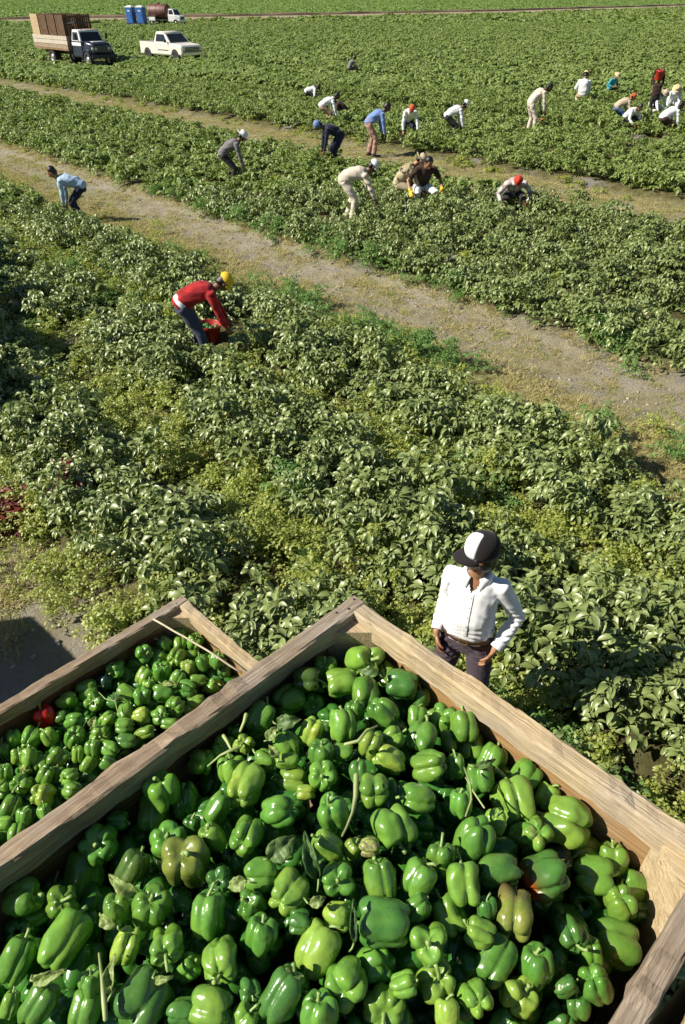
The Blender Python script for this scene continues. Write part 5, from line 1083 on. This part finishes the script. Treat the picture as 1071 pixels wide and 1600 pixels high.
def cab(parent, x0, x1, w, zb, zr, mat, rake_f=.42, rake_b=.10, tum=.16, win=M_GLASS, roof=None):
    m = MB(); b = [(x0, -w), (x1, -w), (x1, w), (x0, w)]; t_ = [(x0+rake_b, -w+tum), (x1-rake_f, -w+tum), (x1-rake_f, w-tum), (x0+rake_b, w-tum)]
    V0 = [Vector((x, y, zb)) for x, y in b]; V1 = [Vector((x, y, zr-.10)) for x, y in t_]; V2 = [Vector((x*.98+.02*(x0+x1)/2, y*.92, zr)) for x, y in t_]
    m.loft([V0, V1]); c = m.build('cab_pillars', mat, parent, False, .02); m = MB(); m.loft([V1, [v+Vector((0, 0, .05)) for v in V1], V2]); m.build('roof', roof or mat, parent, True, .02)
    def pane(i, j, s0, s1, u0=.1, u1=.9, nm='window'):
        q = []
        for s_, u in ((s0, u0), (s1, u0), (s1, u1), (s0, u1)):
            lo = V0[i].lerp(V0[j], s_); hi = V1[i].lerp(V1[j], s_); q.append(lo.lerp(hi, u))
        n = (q[1]-q[0]).cross(q[3]-q[0]).normalized(); cen = Vector(((x0+x1)/2, 0, zb)); n = n if n.dot(q[0]-cen) > 0 else -n
        m = MB(); m.loft([[p-n*.004 for p in q], [p+n*.008 for p in q]]); m.build(nm, win, parent)
    pane(1, 2, .06, .94, .06, .92, 'windscreen'); pane(3, 0, .12, .88, .15, .88, 'rear_window')
    for i, j in ((0, 1), (2, 3)):
        pane(i, j, .10 if i == 0 else .16, .84 if i == 0 else .90, .10, .92, 'side_window')
    return V0, V1
def arch(parent, x, y, r):
    m = MB(); s_ = 1 if y > 0 else -1; pts = [(r*cos(a), .0, r*sin(a)) for a in np.linspace(-.25, pi+.25, 15)]
    m.loft([[Vector((x+p[0], y-s_*.03, .36+p[2])) for p in pts], [Vector((x+p[0], y+s_*.006, .36+p[2])) for p in pts]]); m.build('wheel_arch', M_BLACK, parent)
# pickup
def pickup(label, loc, rz, sc_=1.0):
    o = empty('pickup_truck', loc, rz); o.scale = (sc_,)*3; tag(o, label, 'pickup truck'); w = .92
    m = MB(); m.loft([csec(2.42, w-.10, .50, .94, .06), csec(2.34, w-.02, .44, 1.02), csec(1.9, w, .42, 1.07), csec(1.05, w, .40, 1.12), csec(.55, w, .40, 1.14), csec(-.72, w, .40, 1.16), csec(-.74, w, .40, 1.16)]); m.build('body', M_CREAMP, o, False, .012)
    cab(o, -.72, 1.12, w-.03, 1.13, 1.74, M_CREAMP, .62, .12)
    b = MB()
    for sy in (-1, 1): b.box((-1.58, sy*(w-.04), .80), (1.70, .08, .72))
    b.box((-2.41, 0, .82), (.06, 2*w-.02, .66)); b.box((-.79, 0, .85), (.05, 2*w-.17, .62)); b.box((-1.6, 0, .58), (1.6, 2*w-.17, .05)); b.build('cargo_bed', M_CREAMP, o, False, .01)
    for sy in (-1, 1): m = MB(); m.box((-1.58, sy*(w-.04), 1.175), (1.70, .10, .03)); m.build('bed_rail', M_CHROME, o)
    for x in (1.62, -1.58):
        for sy in (-1, 1): arch(o, x, sy*w, .44); wheel(o, x, sy*(w-.10))
    m = MB(); m.box((2.44, 0, .77), (.03, 1.20, .26)); g_ = m.build('grille', M_BLACK, o)
    for k in range(3): m = MB(); m.box((2.462, 0, .69+.08*k), (.012, 1.16, .018)); m.build('grille_bar', M_CHROME, g_)
    for sy in (-1, 1):
        m = MB(); m.box((2.42, sy*.70, .80), (.05, .22, .17)); m.build('headlight', M_LAMP, o, False, .01); m = MB(); m.box((2.41, sy*.70, .67), (.05, .22, .06)); m.build('indicator', M_AMBER, o)
        m = MB(); m.box((.82, sy*(w+.11), 1.24), (.06, .17, .15)); m.tube([(.82, sy*(w-.02), 1.16), (.82, sy*(w+.1), 1.2)], .015, 6); m.build('wing_mirror', M_BLACK, o, False, .01)
        m = MB(); m.box((.02, sy*(w+.004), 1.0), (.12, .02, .03)); m.build('door_handle', M_CHROME, o); m = MB(); m.box((-2.425, sy*.82, .82), (.04, .12, .28)); m.build('tail_light', paint((.4, .02, .01), .25, 0, .05, 'red_lens'), o)
        for x in (.98, -.42): m = MB(); m.box((x, sy*(w+.0005), .80), (.012, .006, .58)); m.build('door_seam', M_BLACK, o)
        m = MB(); m.box((.3, sy*(w+.003), .70), (3.2 if False else 1.2, .014, .05)); m.build('side_moulding', M_BLACK, o)
    m = MB(); m.box((2.52, 0, .52), (.12, 1.86, .17)); m.build('front_bumper', M_CHROME, o, False, .02); m = MB(); m.box((-2.50, 0, .52), (.10, 1.70, .16)); m.build('rear_bumper', M_CHROME, o, False, .02)
    return o
hv_ = Vector((cos(R(-44)), sin(R(-44))))
pl_ = ung(270, 95); pickup('cream white pickup truck parked in the crop', pl_, R(-42), 1.18)
# big stake-bed truck
def farm_truck(label, loc, rz, sc_=1.0):
    o = empty('farm_truck', loc, rz); o.scale = (sc_,)*3; tag(o, label, 'truck'); w = .95
    m = MB(); m.loft([csec(3.45, .62, .85, 1.42, .12), csec(3.35, .74, .80, 1.50, .14), csec(2.7, .80, .75, 1.58, .14), csec(2.2, .92, .70, 1.62, .10)]); m.build('hood', M_NAVYP, o, True, 0)
    m = MB(); m.box((2.55, 0, 1.565), (1.1, .9, .05)); m.build('hood_sheen', M_WHITEP, o, False, .02)  # white slab painted in for the sheen on the dark hood
    m = MB(); m.loft([csec(2.25, w, .62, 1.58, .06), csec(.95, w, .62, 1.60, .06)]); m.build('cab_body', M_NAVYP, o, False, .015)
    for sy in (-1, 1): m = MB(); m.box((1.6, sy*(w+.004), 1.42), (1.3, .012, .20)); m.build('side_stripe', M_WHITEP, o)
    cab(o, .95, 2.22, w-.02, 1.58, 2.26, M_WHITEP, .30, .06, .12, M_GLASS, M_WHITEP)
    for k in range(5): m = MB(); m.ell((1.82, -.5+.25*k, 2.29), (.05, .04, .03), None, 8, 6); m.build('roof_light', M_AMBER, o)
    for sy in (-1, 1):
        m = MB(); pts = [(.62*cos(a), .62*sin(a)) for a in np.linspace(0.05, pi-.05, 13)]; inn = [(.52*cos(a), .52*sin(a)) for a in np.linspace(pi-.05, .05, 13)]
        m.prism([(2.78+p[0], .52+p[1]) for p in pts+inn], sy*.66, sy*1.02); m.build('fender', M_NAVYP, o, False, .01)
        m = MB(); m.lathe([(.001, .02), (.10, .0), (.125, -.02), (.13, -.05)], (3.46, sy*.52, 1.18), 18, Matrix.Rotation(pi/2, 3, 'Y')); m.build('headlight', M_LAMP, o, True)
        m = MB(); m.lathe([(.001, .02), (.08, .0), (.10, -.02), (.10, -.05)], (3.46, sy*.74, 1.18), 18, Matrix.Rotation(pi/2, 3, 'Y')); m.build('headlight', M_LAMP, o, True)
        m = MB(); m.box((2.15, sy*1.22, 1.85), (.05, .16, .34)); m.tube([(2.15, sy*.95, 1.6), (2.15, sy*1.2, 1.7)], .015, 6); m.build('wing_mirror', M_BLACK, o, False, .01)
        m = MB(); m.box((1.2, sy*(w+.012), 1.30), (.14, .02, .03)); m.build('door_handle', M_CHROME, o)
    m = MB(); m.box((3.44, 0, 1.18), (.05, 1.52, .34)); gp = m.build('grille', paint((.10, .11, .12), .35, .5, .2, 'dark_grille'), o, False, .01)
    for k in range(5): m = MB(); m.box((3.472, 0, 1.06+.06*k), (.01, .78, .022)); m.build('grille_bar', M_BLACK, gp)
    m = MB(); m.box((3.60, 0, .72), (.12, 2.0, .22)); m.build('front_bumper', M_BLACK, o, False, .02)
    for sy in (-.38, .38): m = MB(); m.box((-.6, sy, .78), (7.6, .09, .20)); m.build('chassis_rail', M_BLACK, o)
    wheel(o, 2.78, -.84, .50, .26); wheel(o, 2.78, .84, .50, .26)
    for sy in (-.98, -.70, .70, .98): wheel(o, -2.2, sy, .50, .25)
    m = MB(); m.box((-1.9, 0, 1.02), (5.2, 2.36, .10)); m.build('load_bed', M_WOODD, o)
    M_PW = wood('painted_board', (.28, .20, .12), (.52, .46, .38), (.70, .66, .58), .3)
    for sy in (-1, 1):
        for k in range(3):
            orient(board('side_board', 5.2, .24, .035, M_PW if k != 0 else M_WOOD, o, 500+k+sy, .003, 16), Vector((-1.9, sy*1.16, 1.20+.262*k)), Vector((1, 0, 0)))
        for x in (-4.4, -3.1, -1.9, -.7, .6): m = MB(); m.box((x, sy*1.125, 1.45), (.07, .035, .86)); m.build('stake', M_WOODD, o)
    for x in (-4.48, .68):
        for k in range(3): orient(board('end_board', 2.24, .24, .035, M_WOOD, o, 520+k, .003, 10), Vector((x, 0, 1.20+.262*k)), Vector((0, 1, 0)))
    # headache rack behind the cab
    m = MB()
    for sy in (-.9, .9): m.tube([(.80, sy, 1.0), (.80, sy, 2.62)], .035, 8)
    m.tube([(.80, -1.0, 2.62), (.80, 1.0, 2.62)], .04, 8); m.tube([(.80, -.9, 2.1), (.80, .9, 2.1)], .03, 8)
    m.tube([(.80, .9, 2.62), (1.9, .9, 2.66)], .03, 8); m.tube([(.80, -.9, 2.62), (1.9, -.9, 2.66)], .03, 8); m.tube([(1.9, -1.0, 2.66), (1.9, 1.0, 2.66)], .035, 8); m.build('cab_rack', M_BLACK, o)
    return o
TS = 1.06
tl_ = ung(128, 102); trz = R(-44); truck = farm_truck('old dark blue truck with a white cab roof, loaded with tall wooden crates', tl_, trz, TS)
# tall slatted crates standing on the truck bed
M_CRW = wood('crate_slat', (.30, .20, .11), (.52, .38, .22), (.70, .57, .38), .3)
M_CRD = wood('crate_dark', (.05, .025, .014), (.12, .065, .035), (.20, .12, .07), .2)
def crate_proto():
    o = empty('wooden_crate', (0, 0, 0)); L_, W_, H_ = 1.16, 1.06, 2.05; g = random.Random(4)
    for s_ in (-1, 1):
        m = MB()
        for k in range(6): m.box((-L_/2+L_/6*(k+.5), s_*(W_/2-.012), H_/2), (L_/6-.035, .022, H_-.02+g.uniform(-.03, .02)))
        m.build('slatted_side', M_CRW, o); m = MB()
        for k in range(6): m.box((s_*(L_/2-.012), -W_/2+.03+(W_-.06)/6*(k+.5), H_/2), (.022, (W_-.06)/6-.035, H_-.02+g.uniform(-.03, .02)))
        m.build('slatted_side', M_CRW, o)
    for z in (.12, 1.0, 1.93):
        m = MB()
        for s_ in (-1, 1): m.box((0, s_*(W_/2-.042), z), (L_-.06, .035, .09)); m.box((s_*(L_/2-.042), 0, z), (.035, W_-.12, .09))
        m.build('cross_rail', M_WOODD, o)
    m = MB(); m.box((0, 0, .05), (L_-.07, W_-.07, .03)); m.build('crate_floor', M_WOODD, o); return o
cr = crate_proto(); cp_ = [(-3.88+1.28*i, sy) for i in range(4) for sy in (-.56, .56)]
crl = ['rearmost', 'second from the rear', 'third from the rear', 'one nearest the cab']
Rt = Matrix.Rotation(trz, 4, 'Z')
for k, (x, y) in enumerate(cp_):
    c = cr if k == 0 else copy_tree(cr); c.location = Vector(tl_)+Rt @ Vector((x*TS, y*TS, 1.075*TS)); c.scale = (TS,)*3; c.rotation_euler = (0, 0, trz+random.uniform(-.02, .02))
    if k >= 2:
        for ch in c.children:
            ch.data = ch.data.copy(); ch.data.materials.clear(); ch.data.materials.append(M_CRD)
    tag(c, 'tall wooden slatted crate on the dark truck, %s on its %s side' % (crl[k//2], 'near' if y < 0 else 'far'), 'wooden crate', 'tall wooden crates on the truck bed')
# portable toilets on a trailer and the tank truck behind
tp = ung(216, 43); tz_ = .45
tro = empty('flat_trailer', tp, R(-18)); tag(tro, 'low trailer under the two blue portable toilets', 'trailer'); m = MB(); m.box((0, 0, .40), (4.4, 1.7, .10)); m.box((2.6, 0, .38), (1.0, .12, .08)); m.build('trailer_deck', M_BLACK, tro)
for x in (-.6, .3):
    for sy in (-.92, .92): wheel(tro, x, sy, .33, .2)
def toilet(loc, rz, label):
    o = empty('portable_toilet', loc, rz); tag(o, label, 'portable toilet', 'blue portable toilets by the far road'); w = .58
    m = MB(); m.box((0, 0, 1.12), (1.16, 1.16, 2.05), None, (.97, .97)); m.build('cabin', M_BLUEP, o, False, .03); m = MB(); m.box((0, 0, .06), (1.24, 1.24, .12)); m.build('base', M_BLACK, o, False, .02)
    m = MB(); m.loft([[Vector((x*w*1.04, y*w*1.04, 2.15)) for x, y in ((-1, -1), (1, -1), (1, 1), (-1, 1))], [Vector((x*w*.98, y*w*.98, 2.26)) for x, y in ((-1, -1), (1, -1), (1, 1), (-1, 1))], [Vector((x*w*.6, y*w*.3, 2.40)) for x, y in ((-1, -1), (1, -1), (1, 1), (-1, 1))]]); m.build('roof', M_WHITEP, o, False, .02)
    m = MB(); m.box((0, -.585, 1.10), (.80, .02, 1.85)); d = m.build('door', M_BLUEP, o, False, .01); m = MB(); m.box((.30, -.605, 1.1), (.05, .03, .14)); m.build('handle', M_BLACK, d); m = MB(); m.box((0, -.60, 1.72), (.44, .012, .16)); m.build('sign_panel', M_WHITEP, d)
    m = MB(); m.tube([(.4, .4, 2.2), (.4, .4, 2.62)], .05, 8); m.build('vent_pipe', M_BLACK, o); return o
T2 = Matrix.Rotation(R(-18), 4, 'Z')
toilet(tp+T2 @ Vector((-.95, 0, tz_)), R(-18), 'left one of the two blue portable toilets with white roofs'); toilet(tp+T2 @ Vector((.75, .35, tz_)), R(-18), 'right blue portable toilet, next to the brown tank')
def tank_truck(loc, rz):
    o = empty('tank_truck', loc, rz); tag(o, 'white truck with a brown tank beside the blue toilets', 'tank truck')
    m = MB(); m.lathe([(.001, -2.0), (.55, -1.95), (.92, -1.78), (.98, -1.6), (.98, 1.6), (.92, 1.78), (.55, 1.95), (.001, 2.0)], (-1.3, 0, 1.95), 28, Matrix.Rotation(pi/2, 3, 'Y')); tk = m.build('tank', M_BROWNT, o, True)
    for x in (-2.6, -1.3, 0): m = MB(); m.lathe([(.99, -.04), (1.0, -.04), (1.0, .04), (.99, .04)], (x, 0, 1.95), 28, Matrix.Rotation(pi/2, 3, 'Y')); m.build('tank_band', M_BLACK, tk)
    m = MB(); m.tube([(-1.3, 0, 2.85), (-1.3, 0, 3.12)], .28, 14); m.build('hatch', M_BROWNT, tk)
    for sy in (-.9, .9): m = MB(); m.box((-2.2, sy, .95), (1.2, .35, .5)); m.build('side_box', M_WHITEP, o, False, .02)
    m = MB(); m.box((-.6, 0, .85), (6.4, .9, .22)); m.build('chassis', M_BLACK, o)
    m = MB(); m.loft([csec(3.1, .80, .6, 1.35, .12), csec(2.3, .92, .55, 1.5, .1), csec(.95, .95, .55, 1.52, .06)]); m.build('cab_body', M_WHITEP, o, False, .015)
    cab(o, .95, 2.25, .92, 1.5, 2.30, M_WHITEP, .35, .08)
    for x in (2.3, -2.4):
        for sy in (-.86, .86): arch(o, x, sy*1.06, .48); wheel(o, x, sy, .45, .26)
    for sy in (-1, 1): m = MB(); m.box((3.05, sy*.6, 1.1), (.12, .22, .16)); m.build('headlight', M_LAMP, o, False, .01)
    m = MB(); m.box((3.2, 0, .62), (.14, 1.9, .2)); m.build('front_bumper', M_CHROME, o, False, .02); m = MB(); m.box((3.06, 0, 1.05), (.1, .9, .3)); m.build('grille', M_BLACK, o); return o
kl = ung(262, 40); tank_truck(kl, R(-22))

# ------------------------------------------------------------------ empty bin stacks added out of view at left, to shade dirt and crop
k = 0
for (u_, n__, zz) in [(-6.6, -.75, 0), (-6.6, -.75, 1)]: pass
for si, (cx, cy, nz) in enumerate(((-4.95, 2.95, 2), (-7.1, 7.0, 3), (-7.5, 8.6, 3), (-8.1, 10.2, 3), (-8.9, 11.9, 3))):
    for z in range(nz):
        b_ = copy_tree(under); zg = float(gh(cx, cy)); b_.location = (cx, cy, zg+.883*z); b_.rotation_euler = (0, 0, R(-45)+.06*k)
        k += 1; tag(b_, 'added empty wooden bin casting shade, %s of the %s stack left of the picture' % (('bottom', 'middle' if nz > 2 else 'top', 'top')[z], ('nearest', 'second nearest', 'third nearest', 'fourth nearest', 'farthest')[si]), 'wooden bin', 'added shade-casting bins stacked left of the picture')

# ------------------------------------------------------------------ loose leaves and stalks lying on the peppers
def leaf_obj(name, L_, W_, curl, roll, seed, mat):
    g = random.Random(seed); nT, nS = 14, 8; V = []; F = []
    for i in range(nT+1):
        t_ = i/nT; w = W_*(sin(pi*min(1, t_**.75*1.0))**.8)*(1-.25*t_)+.002; a = curl*(t_-.3); x = L_*(t_-.5)
        for j in range(nS+1):
            s_ = (j/nS-.5)*2; yy = s_*w/2; yy *= 1+.22*noise.noise(Vector((t_*7, seed, s_))); z = -curl*L_*.55*(t_-.45)**2*2+abs(s_)*w*roll*.8+L_*.16*noise.noise(Vector((t_*4+seed, s_*1.8, seed)))*(.4+abs(s_))+L_*.05*noise.noise(Vector((t_*11+seed, s_*5, seed)))+W_*.03*sin(t_*26)*abs(s_)
            V.append((x, yy, z))
    for i in range(nT):
        for j in range(nS): a = i*(nS+1)+j; F.append((a, a+1, a+nS+2, a+nS+1))
    o = new_obj(name, mesh(name, V, F), mat, None, True); md = o.modifiers.new('t', 'SOLIDIFY'); md.thickness = .0012
    m = MB(); m.tube([(-L_*.5, 0, -curl*L_*.55*.405), (-L_*.62, .004, -curl*L_*.6*.405+.004), (-L_*.75, .01, -.02)], [.0022, .002, .0018], 6); m.build('leaf_stalk', M_PSTEM, o, True); return o
def lmat(name, a, b):
    t = NT(name); co = t.coord(); n = t.noise(40, 4, co, .6); w = t.n('ShaderNodeTexWave'); w.inputs['Scale'].default_value = 28; w.inputs['Distortion'].default_value = 1.2; t.nt.links.new(co, w.inputs['Vector'])
    c = t.ramp(n, [(.3, a), (.7, b)]); c = t.mix(t.math('MULTIPLY', t.step(w.outputs['Fac'], .85, 1.0), .4), c, tuple(min(1, x*1.5) for x in b)); p = t.bsdf(c, .5)
    tr = t.n('ShaderNodeBsdfTranslucent'); t.set(tr.inputs[0], t.mix(1.0, c, (1.5, 1.7, .6), 'MULTIPLY')); ms = t.n('ShaderNodeMixShader'); ms.inputs[0].default_value = .25; t.nt.links.new(p, ms.inputs[1]); t.nt.links.new(tr.outputs[0], ms.inputs[2]); return t.done(ms.outputs[0])
ML_G = lmat('loose_leaf_green', (.06, .12, .03), (.13, .21, .06)); ML_P = lmat('loose_leaf_pale', (.13, .20, .04), (.32, .40, .13)); ML_D = lmat('loose_leaf_dark', (.035, .085, .02), (.07, .15, .035))
LV = [(440, 1325, 52, 38, 40, ML_G, 'large crumpled green leaf lying among the peppers in the middle'), (485, 1338, 70, 24, 110, ML_D, 'long dark folded leaf beside the crumpled green leaf'), (165, 1438, 38, 20, 160, ML_P, 'pale curled leaf in the left part of the big bin'), (192, 1385, 60, 22, 150, ML_P, 'pale curved leaf below the dark ribbed pepper'),
      (172, 1525, 52, 20, 95, ML_P, 'pale leaf hanging upright between two peppers, bottom left'), (75, 1527, 56, 20, 20, ML_P, 'pale leaf under the big pepper, bottom left'), (370, 1382, 34, 24, 200, ML_P, 'torn pale leaf left of the central peppers'), (450, 1128, 40, 26, 10, ML_G, 'broad green leaf near the far left side of the big bin'), (425, 1146, 24, 18, 60, ML_P, 'small pale leaf beside the broad green leaf'),
      (428, 1174, 24, 14, 130, ML_P, 'small crumpled leaf near the left stalks'), (576, 1050, 32, 16, 170, ML_G, 'leaf under the large pepper in the far corner'), (497, 1408, 26, 18, 20, ML_P, 'little shiny leaf scrap above the large pale pepper'), (760, 1193, 34, 12, 20, ML_G, 'narrow leaf on a pepper near the right side'), (512, 985, 44, 13, 85, ML_D, 'thin dark leaf sticking up against the far left plank'),
      (340, 1115, 26, 10, 100, ML_P, 'pale upright leaf by the left rim'), (553, 1440, 60, 12, 92, ML_D, 'long dark blade standing between peppers, lower middle'), (255, 1530, 30, 12, 10, ML_P, 'small pale leaf above the big dark pepper'), (640, 1010, 30, 16, 200, ML_P, 'dry leaf scrap against the far right plank'), (266, 1068, 30, 9, 0, ML_P, 'narrow pale leaf in the lower left bin'), (146, 1128, 16, 14, 80, ML_P, 'tiny silvery leaf scrap in the lower left bin'), (182, 1088, 24, 14, 150, ML_D, 'small dark leaf in the lower left bin')]
def lay(x, y, lift=.05):
    lowbin = x < 300 and y < 1150; z = (ZL if lowbin else ZB); s_ = surf_left if lowbin else surf_big
    for _ in range(5): p = un(x, y, z+lift); z = s_(p)
    return un(x, y, z+lift)
for i, (x, y, L_, W_, an, mt, lb) in enumerate(LV):
    p = lay(x, y, .055); k = depth_of(p)/FPX; o = leaf_obj('loose_leaf', L_*k, W_*k, random.uniform(.5, 1.1), random.uniform(.2, .6), i, mt); o.location = p; o.rotation_mode = 'QUATERNION'
    xd = cam_right*cos(R(an))+cam_up*sin(R(an)); nz = (cam_back*.9+Vector((random.uniform(-.4, .2), 0, .5))).normalized(); xd = (xd-nz*xd.dot(nz)).normalized(); yd = nz.cross(xd); o.rotation_quaternion = Matrix((xd, yd, nz)).transposed().to_quaternion(); tag(o, lb, 'leaf', 'loose leaves on the peppers')
def stalk(lb, pts, r, mat):
    P_ = [lay(x, y, l) for x, y, l in pts]; m = MB(); m.tube(P_, r, 8, True, True); tag(m.build('stalk', mat, None, True), lb, 'stalk', 'broken stalks on the peppers')
M_STK = paint((.30, .36, .13), .5, 0, .3, 'pale_stalk')
stalk('tall pale stalk standing up in the middle of the big bin', [(535, 1306, .03), (542, 1292, .06), (551, 1270, .07), (556, 1245, .08), (557, 1212, .09)], [0.0024, 0.0027, 0.0034, 0.0054, 0.0061], M_STK)
stalk('forked pale stalk lying across the far left peppers', [(325, 1197, .04), (345, 1180, .06), (362, 1172, .07), (375, 1168, .06)], [0.0020, 0.0027, 0.0041, 0.0027], M_STK)
stalk('short thick stalk pointing up beside the forked one', [(362, 1172, .06), (355, 1158, .07), (350, 1150, .075)], [0.0027, 0.0041, 0.0048], M_STK)
stalk('thick cut stalk near the left rim', [(376, 1142, .05), (382, 1128, .07), (385, 1117, .075)], [0.0034, 0.0041, 0.0054], M_STK)
stalk('long upright stalk in the bottom left corner', [(165, 1592, .05), (163, 1565, .06), (160, 1530, .06), (155, 1490, .05)], [0.0041, 0.0048, 0.0034, 0.0020], M_STK)
stalk('curved stalk right of centre, under the pale lobed pepper', [(726, 1200, .05), (735, 1225, .06), (737, 1250, .05), (728, 1275, .04)], [0.0020, 0.0024, 0.0024, 0.0020], M_STK)
stalk('thin stalk crossing the curved stalk on the right', [(728, 1215, .05), (742, 1240, .06), (757, 1262, .06)], [0.0017, 0.0020, 0.0020], M_STK)
stalk('pale curved stalk in the upper middle of the big bin', [(540, 1163, .05), (560, 1158, .065), (572, 1143, .07), (590, 1134, .06)], [0.0041, 0.0041, 0.0034, 0.0020], M_STK)
stalk('thin looping stalk in the lower left bin', [(155, 1082, .04), (165, 1092, .05), (180, 1095, .05), (185, 1115, .04)], [0.0020, 0.0020, 0.0020, 0.0014], M_STK)
